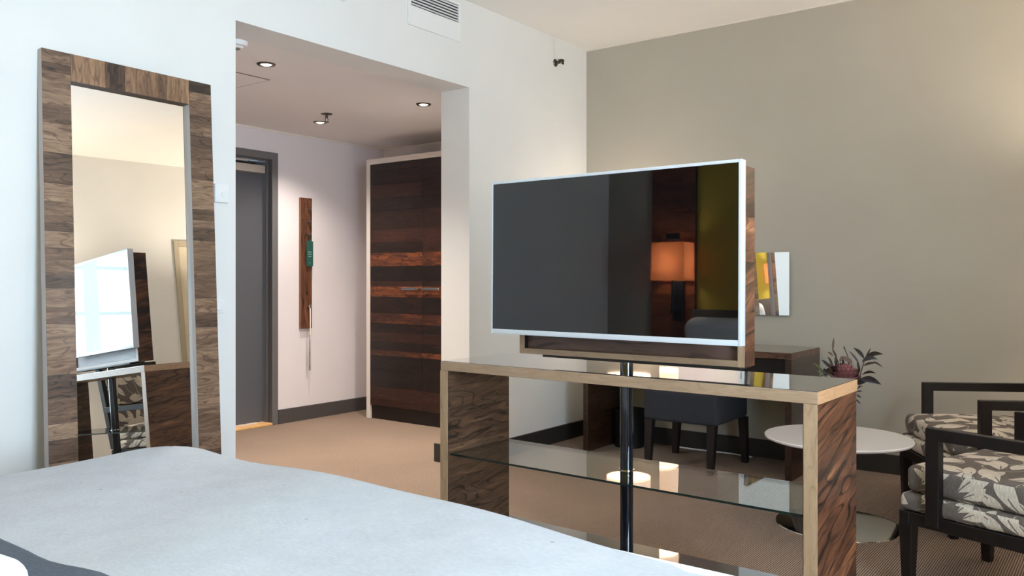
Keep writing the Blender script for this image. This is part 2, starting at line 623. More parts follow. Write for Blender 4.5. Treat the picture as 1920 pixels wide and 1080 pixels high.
def carpet_material():
    m, nt, b = newmat('ribbed_loop_carpet')
    L = nt.links.new
    tc = N(nt, 'ShaderNodeTexCoord')
    w = N(nt, 'ShaderNodeTexWave', wave_type='BANDS', bands_direction='Y')
    w.inputs['Scale'].default_value = 1 / 0.0090 / 3.183
    w.inputs['Distortion'].default_value = 0.6
    w.inputs['Detail'].default_value = 2
    w.inputs['Detail Scale'].default_value = 6
    L(tc.outputs['Object'], w.inputs['Vector'])
    mp = N(nt, 'ShaderNodeMapping')
    mp.inputs['Scale'].default_value = (0.5, 1, 1)
    L(tc.outputs['Object'], mp.inputs['Vector'])
    n = N(nt, 'ShaderNodeTexNoise')
    n.inputs['Scale'].default_value = 260
    n.inputs['Detail'].default_value = 2
    L(mp.outputs['Vector'], n.inputs['Vector'])
    n2 = N(nt, 'ShaderNodeTexNoise')
    n2.inputs['Scale'].default_value = 1.3
    n2.inputs['Detail'].default_value = 3
    L(tc.outputs['Object'], n2.inputs['Vector'])
    ad = N(nt, 'ShaderNodeMath', operation='MULTIPLY_ADD')
    ad.inputs[1].default_value = 0.9
    L(n.outputs['Fac'], ad.inputs[0])
    L(w.outputs['Fac'], ad.inputs[2])
    cr = N(nt, 'ShaderNodeValToRGB')
    e = cr.color_ramp.elements
    e[0].position, e[0].color = 0.26, lin((76, 67, 61))
    e[1].position, e[1].color = 1.0, lin((176, 154, 136))
    sb = N(nt, 'ShaderNodeMath', operation='MULTIPLY')
    sb.inputs[1].default_value = 0.68
    L(ad.outputs[0], sb.inputs[0])
    L(sb.outputs[0], cr.inputs['Fac'])
    hs = N(nt, 'ShaderNodeHueSaturation')
    r = N(nt, 'ShaderNodeMapRange')
    r.inputs['From Min'].default_value = 0.3
    r.inputs['From Max'].default_value = 0.7
    r.inputs['To Min'].default_value = 0.93
    r.inputs['To Max'].default_value = 1.07
    L(n2.outputs['Fac'], r.inputs['Value'])
    L(r.outputs['Result'], hs.inputs['Value'])
    L(cr.outputs['Color'], hs.inputs['Color'])
    L(hs.outputs['Color'], b.inputs['Base Color'])
    b.inputs['Roughness'].default_value = 1.0
    b.inputs['Specular IOR Level'].default_value = 0.1
    bp = N(nt, 'ShaderNodeBump')
    bp.inputs['Strength'].default_value = 0.7
    bp.inputs['Distance'].default_value = 0.004
    L(ad.outputs[0], bp.inputs['Height'])
    L(bp.outputs['Normal'], b.inputs['Normal'])
    return m


def blanket_material():
    m, nt, b = newmat('pale_grey_wool_felt')
    L = nt.links.new
    tc = N(nt, 'ShaderNodeTexCoord')
    n = N(nt, 'ShaderNodeTexNoise')
    n.inputs['Scale'].default_value = 9
    n.inputs['Detail'].default_value = 8
    n.inputs['Roughness'].default_value = 0.7
    L(tc.outputs['Object'], n.inputs['Vector'])
    mp = N(nt, 'ShaderNodeMapping')
    mp.inputs['Scale'].default_value = (1.0, 0.35, 1)
    mp.inputs['Rotation'].default_value = (0, 0, 0.5)
    L(tc.outputs['Object'], mp.inputs['Vector'])
    f = N(nt, 'ShaderNodeTexNoise')
    f.inputs['Scale'].default_value = 190
    f.inputs['Detail'].default_value = 3
    L(mp.outputs['Vector'], f.inputs['Vector'])
    ad = N(nt, 'ShaderNodeMath', operation='ADD')
    L(n.outputs['Fac'], ad.inputs[0])
    L(f.outputs['Fac'], ad.inputs[1])
    cr = N(nt, 'ShaderNodeValToRGB')
    e = cr.color_ramp.elements
    e[0].position, e[0].color = 0.32, lin((184, 189, 197))
    e[1].position, e[1].color = 0.68, lin((202, 207, 214))
    hf = N(nt, 'ShaderNodeMath', operation='MULTIPLY')
    hf.inputs[1].default_value = 0.5
    L(ad.outputs[0], hf.inputs[0])
    L(hf.outputs[0], cr.inputs['Fac'])
    # sparse dark fibre specks
    vo = N(nt, 'ShaderNodeTexVoronoi')
    vo.inputs['Scale'].default_value = 9
    L(tc.outputs['Object'], vo.inputs['Vector'])
    lt = N(nt, 'ShaderNodeMath', operation='LESS_THAN')
    lt.inputs[1].default_value = 0.045
    L(vo.outputs['Distance'], lt.inputs[0])
    mx = N(nt, 'ShaderNodeMix', data_type='RGBA')
    sc = N(nt, 'ShaderNodeMath', operation='MULTIPLY')
    sc.inputs[1].default_value = 0.45
    L(lt.outputs[0], sc.inputs[0])
    L(sc.outputs[0], mx.inputs['Factor'])
    L(cr.outputs['Color'], mx.inputs[6])
    mx.inputs[7].default_value = lin((120, 122, 128))
    L(mx.outputs[2], b.inputs['Base Color'])
    b.inputs['Roughness'].default_value = 1.0
    b.inputs['Specular IOR Level'].default_value = 0.1
    bp = N(nt, 'ShaderNodeBump')
    bp.inputs['Strength'].default_value = 0.35
    bp.inputs['Distance'].default_value = 0.003
    L(ad.outputs[0], bp.inputs['Height'])
    L(bp.outputs['Normal'], b.inputs['Normal'])
    return m


def leaf_fabric():
    """Taupe upholstery with scattered cream woven leaves."""
    m, nt, b = newmat('leaf_print_upholstery')
    L = nt.links.new
    tc = N(nt, 'ShaderNodeTexCoord')

    def math_(op, a, bb=None, c=None):
        n = N(nt, 'ShaderNodeMath', operation=op)
        for i, x in enumerate((a, bb, c)):
            if x is None:
                continue
            if isinstance(x, (int, float)):
                n.inputs[i].default_value = x
            else:
                L(x, n.inputs[i])
        return n.outputs[0]

    def layer(scale, off, length, width, split=0.0):
        mp = N(nt, 'ShaderNodeMapping')
        mp.inputs['Location'].default_value = (off, off * 0.7, 0)
        mp.inputs['Scale'].default_value = (scale, scale, scale)
        L(tc.outputs['UV'], mp.inputs['Vector'])
        vo = N(nt, 'ShaderNodeTexVoronoi', voronoi_dimensions='2D')
        vo.inputs['Scale'].default_value = 1.0
        vo.inputs['Randomness'].default_value = 0.75
        L(mp.outputs['Vector'], vo.inputs['Vector'])
        d = N(nt, 'ShaderNodeVectorMath', operation='SUBTRACT')
        L(mp.outputs['Vector'], d.inputs[0])
        L(vo.outputs['Position'], d.inputs[1])
        sp = N(nt, 'ShaderNodeSeparateColor')
        L(vo.outputs['Color'], sp.inputs[0])
        an = math_('MULTIPLY', sp.outputs[0], 6.283)
        ro = N(nt, 'ShaderNodeVectorRotate', rotation_type='Z_AXIS')
        L(d.outputs['Vector'], ro.inputs['Vector'])
        L(an, ro.inputs['Angle'])
        se = N(nt, 'ShaderNodeSeparateXYZ')
        L(ro.outputs['Vector'], se.inputs[0])
        x, y = se.outputs[0], se.outputs[1]
        # egg-shaped leaf: half width w(x) = width * (1 - t^2) * (1 - 0.35 t)
        t = math_('DIVIDE', x, length)
        q = math_('SUBTRACT', 1.0, math_('MULTIPLY', t, t))
        q2 = math_('MULTIPLY', q, math_('MULTIPLY_ADD', t, -0.38, 1.0))
        w = math_('MULTIPLY', q2, width)
        inside = math_('LESS_THAN', math_('ABSOLUTE', y), w)
        # a split along the midrib
        rib = math_('GREATER_THAN', math_('ABSOLUTE', math_('SUBTRACT', y, math_('MULTIPLY', q, 0.05))), 0.016)
        half = math_('LESS_THAN', t, 0.15)
        rib2 = math_('MAXIMUM', rib, half)
        return math_('MULTIPLY', inside, rib2), x, y
    a, xa, ya = layer(7.4, 0.0, 0.56, 0.225)
    c, xc, yc = layer(8.8, 3.4, 0.50, 0.185)
    both = math_('MAXIMUM', a, c)
    # curling tendrils
    tn = N(nt, 'ShaderNodeTexNoise', noise_dimensions='2D')
    tn.inputs['Scale'].default_value = 6.0
    tn.inputs['Detail'].default_value = 0
    L(tc.outputs['UV'], tn.inputs['Vector'])
    td = math_('LESS_THAN', math_('ABSOLUTE', math_('SUBTRACT', tn.outputs['Fac'], 0.52)), 0.010)
    td2 = math_('MULTIPLY', td, 0.55)
    fac = math_('MAXIMUM', both, td2)
    # woven threads on the leaves
    wv = N(nt, 'ShaderNodeTexNoise', noise_dimensions='2D')
    wv.inputs['Scale'].default_value = 1.0
    wv.inputs['Detail'].default_value = 2
    mw = N(nt, 'ShaderNodeMapping')
    mw.inputs['Scale'].default_value = (420, 40, 1)
    L(tc.outputs['UV'], mw.inputs['Vector'])
    L(mw.outputs['Vector'], wv.inputs['Vector'])
    cl = N(nt, 'ShaderNodeValToRGB')
    e = cl.color_ramp.elements
    e[0].position, e[0].color = 0.30, lin((176, 164, 150))
    e[1].position, e[1].color = 0.66, lin((214, 204, 190))
    L(wv.outputs['Fac'], cl.inputs['Fac'])
    cg = N(nt, 'ShaderNodeValToRGB')
    e = cg.color_ramp.elements
    e[0].position, e[0].color = 0.30, lin((92, 84, 80))
    e[1].position, e[1].color = 0.70, lin((112, 103, 97))
    L(wv.outputs['Fac'], cg.inputs['Fac'])
    mx = N(nt, 'ShaderNodeMix', data_type='RGBA')
    L(fac, mx.inputs['Factor'])
    L(cg.outputs['Color'], mx.inputs[6])
    L(cl.outputs['Color'], mx.inputs[7])
    L(mx.outputs[2], b.inputs['Base Color'])
    b.inputs['Roughness'].default_value = 0.85
    b.inputs['Specular IOR Level'].default_value = 0.25
    bp = N(nt, 'ShaderNodeBump')
    bp.inputs['Strength'].default_value = 0.2
    bp.inputs['Distance'].default_value = 0.001
    L(fac, bp.inputs['Height'])
    L(bp.outputs['Normal'], b.inputs['Normal'])
    return m


M_CARPET = carpet_material()
M_BLANKET = blanket_material()
M_LEAFFAB = leaf_fabric()
M_PANE = glassy('window_glass', (0.96, 0.98, 0.97, 1))
M_SHELFGLASS = glassy('clear_shelf_glass', (0.90, 0.93, 0.92, 1), 1.8)
M_GLASSEDGE = mat('green_glass_edge', (10, 30, 27), 0.12, spec=0.6)
M_SPOT = emit('spotlight_lens', (1.0, 0.86, 0.66), 9.0)
M_SHADE = emit('lit_lamp_shade', (1.0, 0.60, 0.37), 1.5)
M_SHADEBED = sheer('bedside_shade_cloth', (240, 186, 146), 0.75)
M_SHEER = sheer('translucent_window_bars', (236, 240, 244), 0.8)  # window bars made translucent so the sky behind makes them glow
M_SHADEIN = emit('lit_shade_opening', (1.0, 0.78, 0.50), 6.0)

# ------------------------------------------------------------------ room shell
fl = box('floor', (XW - 0.3, YS - 0.3, -0.10), (XH + 0.2, YH + 0.35, 0.0), M_CARPET)
struct(fl)
struct(box('ceiling', (XW - 0.25, YS - 0.25, ZC), (XE + 0.2, YJ, ZC + 0.12), M_CEIL))
struct(box('hall_ceiling', (XL - 0.15, YJ, OZ), (XH + 0.15, YH + 0.2, OZ + 0.12), M_HCEIL))

# wall with the opening
wall_cells('wall_north', [XW - 0.25, OX0, OX1, XE + 0.2], [0, OZ, ZC + 0.1], [(OX0, OX1, -1, OZ)], YJ - YW,
           lambda u, z, t: (u, YW + t, z), M_WHITE)
wall_cells('wall_east', [YS - 0.25, YW], [0, ZC + 0.1], [], 0.2, lambda u, z, t: (XE + t, u, z), M_GREIGE)
wall_cells('wall_west', [YS - 0.25, 2.90], [0, ZC + 0.1], [], 0.22, lambda u, z, t: (XW - t, u, z), M_YELLOW)
wall_cells('wall_west', [2.90, YW], [0, ZC + 0.1], [], 0.22, lambda u, z, t: (XW - t, u, z), M_GREIGE)
wall_cells('wall_south', sorted({XW, XE, *[a for p in WIN_S for a in p]}), [0, WZ0, WZ1, ZC + 0.1],
           [(a, b_, WZ0, WZ1) for a, b_ in WIN_S], 0.22, lambda u, z, t: (u, YS - t, z), M_WHITE)
# hall walls
DX0, DX1, DZ = 3.13, 4.135, 2.13
wall_cells('hall_wall_back', [XL - 0.15, DX0, DX1, XH + 0.15], [0, DZ, OZ + 0.05], [(DX0, DX1, -1, DZ)], 0.18,
           lambda u, z, t: (u, YH + t, z), M_HALL)
wall_cells('hall_wall_right', [YJ, YH], [0, OZ + 0.05], [], 0.15, lambda u, z, t: (XH + t, u, z), M_HALL)
wall_cells('hall_wall_left', [YJ, YH], [0, OZ + 0.05], [], 0.15, lambda u, z, t: (XL - t, u, z), M_HALL)

# baseboards
BB, BT = 0.1138, 0.014


def baseboard(name, lo, hi):
    return struct(box(name, lo, hi, M_HBASE if 'hall' in name else M_BASE, bevel=0.002, seg=1))


baseboard('baseboard_north', (OX1, YW - BT, 0), (XE, YW, BB))
baseboard('baseboard_left', (XW, YW - BT, 0), (OX0 - 0.001, YW, BB))
baseboard('baseboard_jamb', (OX1 - BT, YW - BT, 0), (OX1, YJ + 0.05, BB))
baseboard('baseboard_east', (XE - BT, YS + BT, 0), (XE, YW - BT, BB))
baseboard('baseboard_hall', (4.165, YH - BT, 0), (XH, YH, BB))
baseboard('baseboard_south', (XW, YS, 0), (4.37, YS + BT, BB))
# thin coving strips
struct(box('trim_1', (XL, YH - 0.010, OZ - 0.014), (XH, YH, OZ), M_TRIM))
struct(box('trim_2', (XH - 0.010, YJ, OZ - 0.014), (XH, YH - 0.010, OZ), M_TRIM))
struct(box('trim_3', (XE - 0.006, YS, ZC - 0.008), (XE, YW, ZC), M_TRIM))


# windows
def window(idx, place, a0, a1):
    def b(name, a_lo, a_hi, z_lo, z_hi, t0, t1, m, parent=None):
        p, q = place(a_lo, z_lo, t0), place(a_hi, z_hi, t1)
        return box(name, [min(p[i], q[i]) for i in range(3)], [max(p[i], q[i]) for i in range(3)], m, parent)
    fw = 0.055
    bm = bmesh.new()
    for (x0, x1, z0, z1) in ((a0, a1, WZ0, WZ0 + fw), (a0, a1, WZ1 - fw, WZ1), (a0, a0 + fw, WZ0 + fw, WZ1 - fw), (a1 - fw, a1, WZ0 + fw, WZ1 - fw)):
        p, q = place(x0, z0, 0.08), place(x1, z1, 0.14)
        bm_box(bm, [min(p[i], q[i]) for i in range(3)], [max(p[i], q[i]) for i in range(3)])
    w = struct(finish('window_%d' % idx, bm, M_WPLAST))
    mw, um = 0.13, (a0 + a1) / 2              # stout central mullion, two transoms
    b('mullion', um - mw / 2, um + mw / 2, WZ0 + fw, WZ1 - fw, 0.10, 0.104, M_SHEER, w)
    zs_ = [WZ0 + fw, 1.48, 1.90, WZ1 - fw]
    for x0, x1 in ((a0 + fw, um - mw / 2), (um + mw / 2, a1 - fw)):
        for za, zb in zip(zs_, zs_[1:]):
            b('pane', x0, x1, za + (0.015 if za > 1 else 0), zb - (0.015 if zb < 2 else 0), 0.105, 0.111, M_PANE, w)
        for za in zs_[1:-1]:
            b('transom', x0, x1, za - 0.015, za + 0.015, 0.100, 0.104, M_SHEER, w)
    b('sill', a0 - 0.03, a1 + 0.03, WZ0 - 0.03, WZ0, -0.06, 0.08, M_WPLAST, w)
    return w


k = 1
for a0, a1 in WIN_S:
    window(k, lambda u, z, t: (u, YS - t, z), a0, a1)
    k += 1

# ------------------------------------------------------------------ hall door
bm = bmesh.new()
FO = 0.027
for lo, hi in (((DX1 - 0.03, YH - 0.012, 0), (DX1 + FO, YH, DZ + FO)), ((DX0 - FO, YH - 0.012, 0), (DX0 + 0.03, YH, DZ + FO)),
               ((DX0 + 0.03, YH - 0.012, DZ - 0.03), (DX1 - 0.03, YH, DZ + FO))):
    bm_box(bm, lo, hi, 0.002, 1)
for lo, hi in (((DX1 - 0.018, YH, 0), (DX1, YH + 0.05, DZ)), ((DX1 - 0.036, YH + 0.05, 0), (DX1, YH + 0.17, DZ)),
               ((DX0, YH, 0), (DX0 + 0.03, YH + 0.17, DZ)), ((DX0 + 0.03, YH, DZ - 0.018), (DX1 - 0.018, YH + 0.05, DZ)),
               ((DX0 + 0.03, YH + 0.05, DZ - 0.036), (DX1 - 0.036, YH + 0.17, DZ))):
    bm_box(bm, lo, hi, 0.001, 1)
door = struct(finish('door_1', bm, M_FRAME))
box('door_leaf', (DX0 + 0.033, YH + 0.102, 0.022), (DX1 - 0.040, YH + 0.145, DZ - 0.040), M_DOOR, door, 0.002, 1)
box('threshold', (DX0 + 0.03, YH - 0.012, 0.0), (DX1 - 0.02, YH + 0.16, 0.018), M_OAK, door, 0.003, 1)
cl = box('door_closer', (3.56, YH + 0.052, 1.995), (DX1 - 0.050, YH + 0.100, 2.055), M_ALU, door, 0.004, 2)
box('closer_arm', (3.62, YH + 0.060, 2.062), (4.0, YH + 0.080, 2.072), M_BLACK, cl)
box('closer_rail', (3.50, YH + 0.058, 2.074), (3.93, YH + 0.080, 2.090), M_ALU, cl, 0.002, 1)
lv = cyl('door_lever', (DX0 + 0.10, YH + 0.102, 1.03), (DX0 + 0.10, YH + 0.045, 1.03), 0.011, M_CHROME, door)
cyl('lever_bar', (DX0 + 0.10, YH + 0.050, 1.03), (DX0 + 0.22, YH + 0.050, 1.03), 0.009, M_CHROME, lv)

# pale door in the wall behind the armchairs, seen in the leaning mirror
D2A, D2B = 4.42, 5.22
bm = bmesh.new()
for lo, hi in (((D2A - 0.05, YS, 0), (D2A, YS + 0.02, 2.12)), ((D2B, YS, 0), (D2B + 0.05, YS + 0.02, 2.12)), ((D2A, YS, 2.06), (D2B, YS + 0.02, 2.12))):
    bm_box(bm, lo, hi, 0.002, 1)
d2 = struct(finish('door_2', bm, mat('taupe_door_frame', (168, 158, 140), 0.5)))
box('door_leaf', (D2A, YS, 0.01), (D2B, YS + 0.012, 2.06), M_PALEDOOR, d2)
lv = cyl('door_lever', (D2A + 0.06, YS + 0.012, 1.02), (D2A + 0.06, YS + 0.06, 1.02), 0.012, M_CHROME, d2)
cyl('lever_bar', (D2A + 0.06, YS + 0.055, 1.02), (D2A + 0.18, YS + 0.055, 1.02), 0.010, M_CHROME, lv)
cyl('deadbolt_knob', (D2A + 0.06, YS + 0.012, 1.20), (D2A + 0.06, YS + 0.045, 1.20), 0.026, M_BLACK, d2)

# ------------------------------------------------------------------ leaning floor mirror
mir = thing('floor_mirror', 'tall leaning mirror in a wide rosewood veneer frame against the white wall', 'mirror')


def R3(psi, lean, roll):
    return Matrix.Rotation(R(psi), 4, 'Z') @ Matrix.Rotation(-R(lean), 4, 'X') @ Matrix.Rotation(R(roll), 4, 'Y')


MW, MH, SW, TH = 0.7025, 2.0, 0.105, 0.0366
Mm = R3(-0.4266, 4.051, 0.7521)
top = Vector((2.1157, 3.2415, 2.0071))
base = top + (Mm.to_3x3() @ Vector((-MW / 2, 0, -MH)))
mir.matrix_world = Matrix.Translation(base) @ Mm
x0, x1 = -MW / 2, MW / 2
VT = 0.003      # veneer thickness
GREYEDGE = mat('greyed_frame_edge', (176, 170, 170), 0.45, noise=0.03, nscale=8)


def stile(name, lo, hi):
    return box(name, lo, hi, GREYEDGE, mir, 0.001, 1)


ls = stile('frame_stile', (x0, VT, 0), (x0 + SW, TH, MH))
rs = stile('frame_stile', (x1 - SW, VT, 0), (x1, TH, MH))
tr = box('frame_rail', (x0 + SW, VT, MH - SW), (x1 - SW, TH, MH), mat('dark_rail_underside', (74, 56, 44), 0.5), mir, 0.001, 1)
br = box('frame_rail', (x0 + SW, VT, 0), (x1 - SW, TH, SW), GREYEDGE, mir, 0.001, 1)


def strip(parent, lo, hi, m, tone, name='veneer_strip'):
    s = [(lo[i] + hi[i]) / 2 for i in range(3)]
    o = box(name, [lo[i] - s[i] for i in range(3)], [hi[i] - s[i] for i in range(3)], m, parent, 0.0004, 1, loc=s)
    o['tone'] = float(0.5 + (tone - 0.5) * 1.25)
    o['seed'] = random.random() * 9
    return o


def v2z_left(v):     # height in the mirror frame of photo row v on the left stile
    return MH - (v - 96) / (871 - 96) * 1.575


def strips_z(parent, xa, xb, bounds, tones, y0, y1, m):
    for (za, zb_), t in zip(zip(bounds, bounds[1:]), tones):
        strip(parent, (xa + 0.0006, y0, min(za, zb_) + 0.0003), (xb - 0.0006, y1, max(za, zb_) - 0.0003), m, t)


LV = [88, 121, 137, 176, 200, 233, 264, 288, 345, 378, 418, 433, 463, 485, 513, 537, 572, 602, 625, 694, 737, 782, 810, 851, 880, 930, 985, 1040, 1085]
LTON = [.56, .36, .60, .62, .42, .66, .66, .34, .66, .52, .28, .66, .50, .52, .30, .62, .50, .66, .62, .28, .48, .70, .38, .66, .40, .5, .36, .6]
lb = [MH] + [v2z_left(v) for v in LV[1:-1]] + [0.0]
strips_z(ls, x0, x0 + SW, lb, LTON, 0, VT, W_X)
RV = [160, 183, 200, 226, 239, 263, 284, 305, 344, 398, 418, 431, 455, 500, 535, 560, 585, 612, 650, 690, 730, 755, 800, 830, 857, 900, 950, 1000, 1060]
RTON = [.10, .62, .52, .36, .52, .30, .40, .44, .62, .34, .56, .30, .50, .46, .42, .56, .34, .56, .6, .6, .62, .5, .58, .42, .28, .5, .34, .55]
rb = [MH] + [MH - (v - 163) / (857 - 163) * 1.64 for v in RV[1:-1]] + [0.0]
strips_z(rs, x1 - SW, x1, rb, RTON, 0, VT, W_X)
TX = [0, .14, .27, .43, .52, .72, .79, .90, 1.0]
TT = [.62, .66, .24, .60, .56, .38, .62, .64]
for (a, b_), t in zip(zip(TX, TX[1:]), TT):
    wdt = MW - 2 * SW
    strip(tr, (x0 + SW + a * wdt + 0.0003, 0, MH - SW), (x0 + SW + b_ * wdt - 0.0003, VT, MH), W_Z, t)
for (a, b_), t in zip(zip(TX[::2], TX[2::2]), TT[::2]):
    strip(br, (x0 + SW + a * wdt + 0.0003, 0, 0), (x0 + SW + b_ * wdt - 0.0003, VT, SW), W_Z, t)
bm = bmesh.new()
gw, gh = MW - 2 * SW, MH - 2 * SW
bm_box(bm, (-gw / 2, 0, SW), (gw / 2, 0.004, MH - SW))
finish('mirror_glass', bm, M_MIRROR, mir, loc=(0, 0.027, 0))

# ------------------------------------------------------------------ hall fittings and wardrobe
WX, WY1, WY0, WH = 4.805, 5.129, 3.84, 2.150
wr = thing('wardrobe', 'tall wardrobe with dark rosewood doors and white edges in the hall', 'wardrobe', (WX, (WY0 + WY1) / 2, 0))
hy = (WY1 - WY0) / 2
ET = 0.044
box('side_panel', (0, hy - ET, 0.0), (XH - WX - 0.004, hy, WH - ET), M_CLOSET, wr, 0.001, 1)
box('side_panel', (0, -hy, 0.0), (XH - WX - 0.004, -hy + ET, WH - ET), M_CLOSET, wr, 0.001, 1)
box('top_panel', (0, -hy, WH - ET), (XH - WX - 0.004, hy, WH), M_CLOSET, wr, 0.001, 1)
pl = box('plinth', (0.022, -hy + ET, 0.0), (0.05, hy - ET, 0.112), M_DARKWOOD, wr)
strip(pl, (0.019, -hy + ET + 0.001, 0.0), (0.022, hy - ET - 0.001, 0.112), W_Y, 0.12)
box('back_panel', (XH - WX - 0.03, -hy + ET, 0.112), (XH - WX - 0.006, hy - ET, WH - ET), M_CLOSET, wr)


def wz(v):           # height of photo row v on the wardrobe front (first door)
    return H + (523.53 - v) / FPX * 6.74


WV = [296, 318, 345, 370, 395, 430, 454, 474, 499, 527, 537, 557, 588, 607, 624, 642, 658, 668, 695, 728, 752]
WT = [.22, .16, .32, .18, .24, .42, .28, .58, .14, .32, .64, .16, .46, .18, .30, .20, .54, .14, .18, .42, .36]
wtop, wbot = WH - ET - 0.004, 0.114
split = 4.494 - (WY0 + WY1) / 2
for di, (ya, yb) in enumerate(((split + 0.001, hy - ET - 0.002), (-hy + ET + 0.002, split - 0.001))):
    dr = box('door', (0.004, ya, wbot), (0.022, yb, wtop), M_DARKWOOD, wr)
    zb_ = [wtop] + [wz(v) for v in WV[1:]] + [wbot]
    for (za, zc_), t in zip(zip(zb_, zb_[1:]), WT):
        strip(dr, (0.0005, ya, zc_ + 0.0003), (0.004, yb, za - 0.0003), W_Y, max(0, min(1, t + random.uniform(-.06, .06))))
    bm = bmesh.new()
    hz = wz(541)
    if di == 0:
        ha, hb = ya + 0.018, ya + 0.20
    else:
        ha, hb = yb - 0.20, yb - 0.018
    bm_box(bm, (-0.034, ha, hz - 0.008), (-0.026, hb, hz + 0.008), 0.002, 1)
    for yy in (ha + 0.012, hb - 0.012):
        bm_box(bm, (-0.030, yy - 0.006, hz - 0.006), (0.001, yy + 0.006, hz + 0.006))
    finish('handle', bm, M_CHROME, dr)

# hook board
hbX0, hbX1 = 4.375, 4.487
hk = thing('hook_board', 'narrow upright rosewood hook board on the hall wall beside the grey door', 'coat rack', ((hbX0 + hbX1) / 2, YH, 0.751))
hw = (hbX1 - hbX0) / 2
hb_ = box('board', (-hw, -0.025, 0), (hw, 0, 1.071), mat('board_core', (130, 92, 72), 0.5), hk, 0.001, 1)
for (xa, xb, t) in ((-hw, -hw + 0.035, .34), (-hw + 0.035, hw, .40)):
    strip(hb_, (xa, -0.0275, 0.0), (xb, -0.025, 1.071), W_DESKX if False else wood('board_veneer', (34, 20, 14), (112, 70, 48), (170, 112, 76), 'Z', rough=0.35, coat=0.2, tilt=0.03), t)
for hzv in (1.727, 1.622, 1.520, 0.935):
    bm = bmesh.new()
    z0 = hzv - 0.751
    bm_cyl(bm, (0.015, -0.0275, z0), (0.015, -0.060, z0 + 0.006), 0.006, n=12)
    bm_cyl(bm, (0.015, -0.060, z0 + 0.006), (0.015, -0.064, z0 + 0.007), 0.010, n=12)
    finish('hook', bm, M_GREYMETAL, hk)
tg = thing('door_hanger', 'dark green door hanger card on the lowest top hook of the board', 'sign', (4.447, YH - 0.050, 1.262))
tw, th_ = 0.034, 0.205
bm = bmesh.new()
ring = []
pts = [(-tw, 0), (tw, 0), (tw, th_), (0.016, th_), (0.012, th_ + 0.03), (0.012, th_ + 0.055), (0.0, th_ + 0.066), (-0.012, th_ + 0.055), (-0.010, th_ + 0.045), (0.0, th_ + 0.053),
       (0.005, th_ + 0.045), (0.003, th_ + 0.012), (-0.005, th_), (-tw, th_)]
vs = [bm.verts.new((x, 0, z)) for x, z in pts]
f = bm.faces.new(vs)
ex = bmesh.ops.extrude_face_region(bm, geom=[f])
bmesh.ops.translate(bm, vec=(0, 0.0012, 0), verts=[g for g in ex['geom'] if isinstance(g, bmesh.types.BMVert)])
card = finish('card', bm, M_GREEN, tg, smooth=False)


def text(name, body, size, loc, rot, material, parent, extrude=0.0003):
    cu = bpy.data.curves.new(name, 'FONT')
    cu.body = body
    cu.size = size
    cu.align_x = 'CENTER'
    cu.extrude = extrude
    tmp = bpy.data.objects.new(name + '_tmp', cu)
    SC.collection.objects.link(tmp)
    dg = bpy.context.evaluated_depsgraph_get()
    me = bpy.data.meshes.new_from_object(tmp.evaluated_get(dg))
    bpy.data.objects.remove(tmp)
    me.materials.clear()
    me.materials.append(material)
    o = bpy.data.objects.new(name, me)
    SC.collection.objects.link(o)
    o.parent = parent
    o.location = loc
    o.rotation_euler = rot
    return o


for i, s in enumerate(('Please', 'service', 'room')):
    text('lettering', s, 0.0145, (0, -0.0006, 0.112 - i * 0.018), (R(90), 0, 0), M_CARDTXT, card)
text('lettering', 'b', 0.015, (0, -0.0006, 0.022), (R(90), 0, 0), M_CARDTXT, card)
sh = thing('shoehorn', 'long slim metal shoehorn hanging from the bottom hook of the board', 'shoehorn', (4.447, YH - 0.0545, 0.936))
bm = bmesh.new()
bmesh.ops.create_circle(bm, cap_ends=False, segments=16, radius=0.010, matrix=Matrix.Rotation(R(90), 4, 'X'))
bm.free()
tube('hanging_loop', [(0.011 * math.cos(a), 0, 0.011 * math.sin(a) - 0.004) for a in [i * math.pi / 8 for i in range(17)]], 0.0022, M_IVORY, sh, 6)
tube('handle', [(0, 0, -0.014), (0.001, 0, -0.10), (0.0, -0.001, -0.24)], [0.0055, 0.005, 0.004], M_IVORY, sh, 10)
bm = bmesh.new()
g = []
for i in range(9):
    z = -0.23 - 0.30 * i / 8
    w = 0.004 + 0.006 * math.sin(min(1, i / 6) * math.pi / 2) * (1 if i < 8 else 0.55)
    g.append([bm.verts.new((w * s, 0.006 * (s * s), z)) for s in (-1, -.5, 0, .5, 1)])
for a, b_ in zip(g, g[1:]):
    for i in range(4):
        bm.faces.new((a[i], a[i + 1], b_[i + 1], b_[i]))
bl = finish('blade', bm, M_STEEL, sh)
so = bl.modifiers.new('thickness', 'SOLIDIFY')
so.thickness = 0.0012

# spotlights in the hall ceiling
spots = [(2.83, 3.813, 'lit recessed spotlight in the hall ceiling near the ceiling hatch'),
         (4.114, 3.836, 'lit recessed spotlight in the hall ceiling just in front of the wardrobe'),
         (4.121, 4.90, 'lit recessed spotlight in the hall ceiling beside the sprinkler head')]
for x, y, lab in spots:
    s = thing('ceiling_spotlight', lab, 'ceiling light', (x, y, OZ), 0, 'hall ceiling spotlights')
    lathe('trim_ring', [(0.030, -0.001), (0.034, -0.007), (0.048, -0.006), (0.051, 0.0)], M_DARKMETAL, s, 32)
    lathe('lens', [(0.0, -0.010), (0.018, -0.009), (0.031, -0.003)], M_SPOT, s, 24)
    l = bpy.data.lights.new('spot_beam', 'SPOT')
    l.energy = P_HALL * (0.55 if y > 4.5 else 1.0)
    l.color = (1.0, 0.88, 0.76)
    l.spot_size = R(126)
    l.spot_blend = 0.9
    l.shadow_soft_size = 0.03
    lo = bpy.data.objects.new('spot_beam', l)
    SC.collection.objects.link(lo)
    lo.parent = s
    lo.location = (0, 0, -0.02)
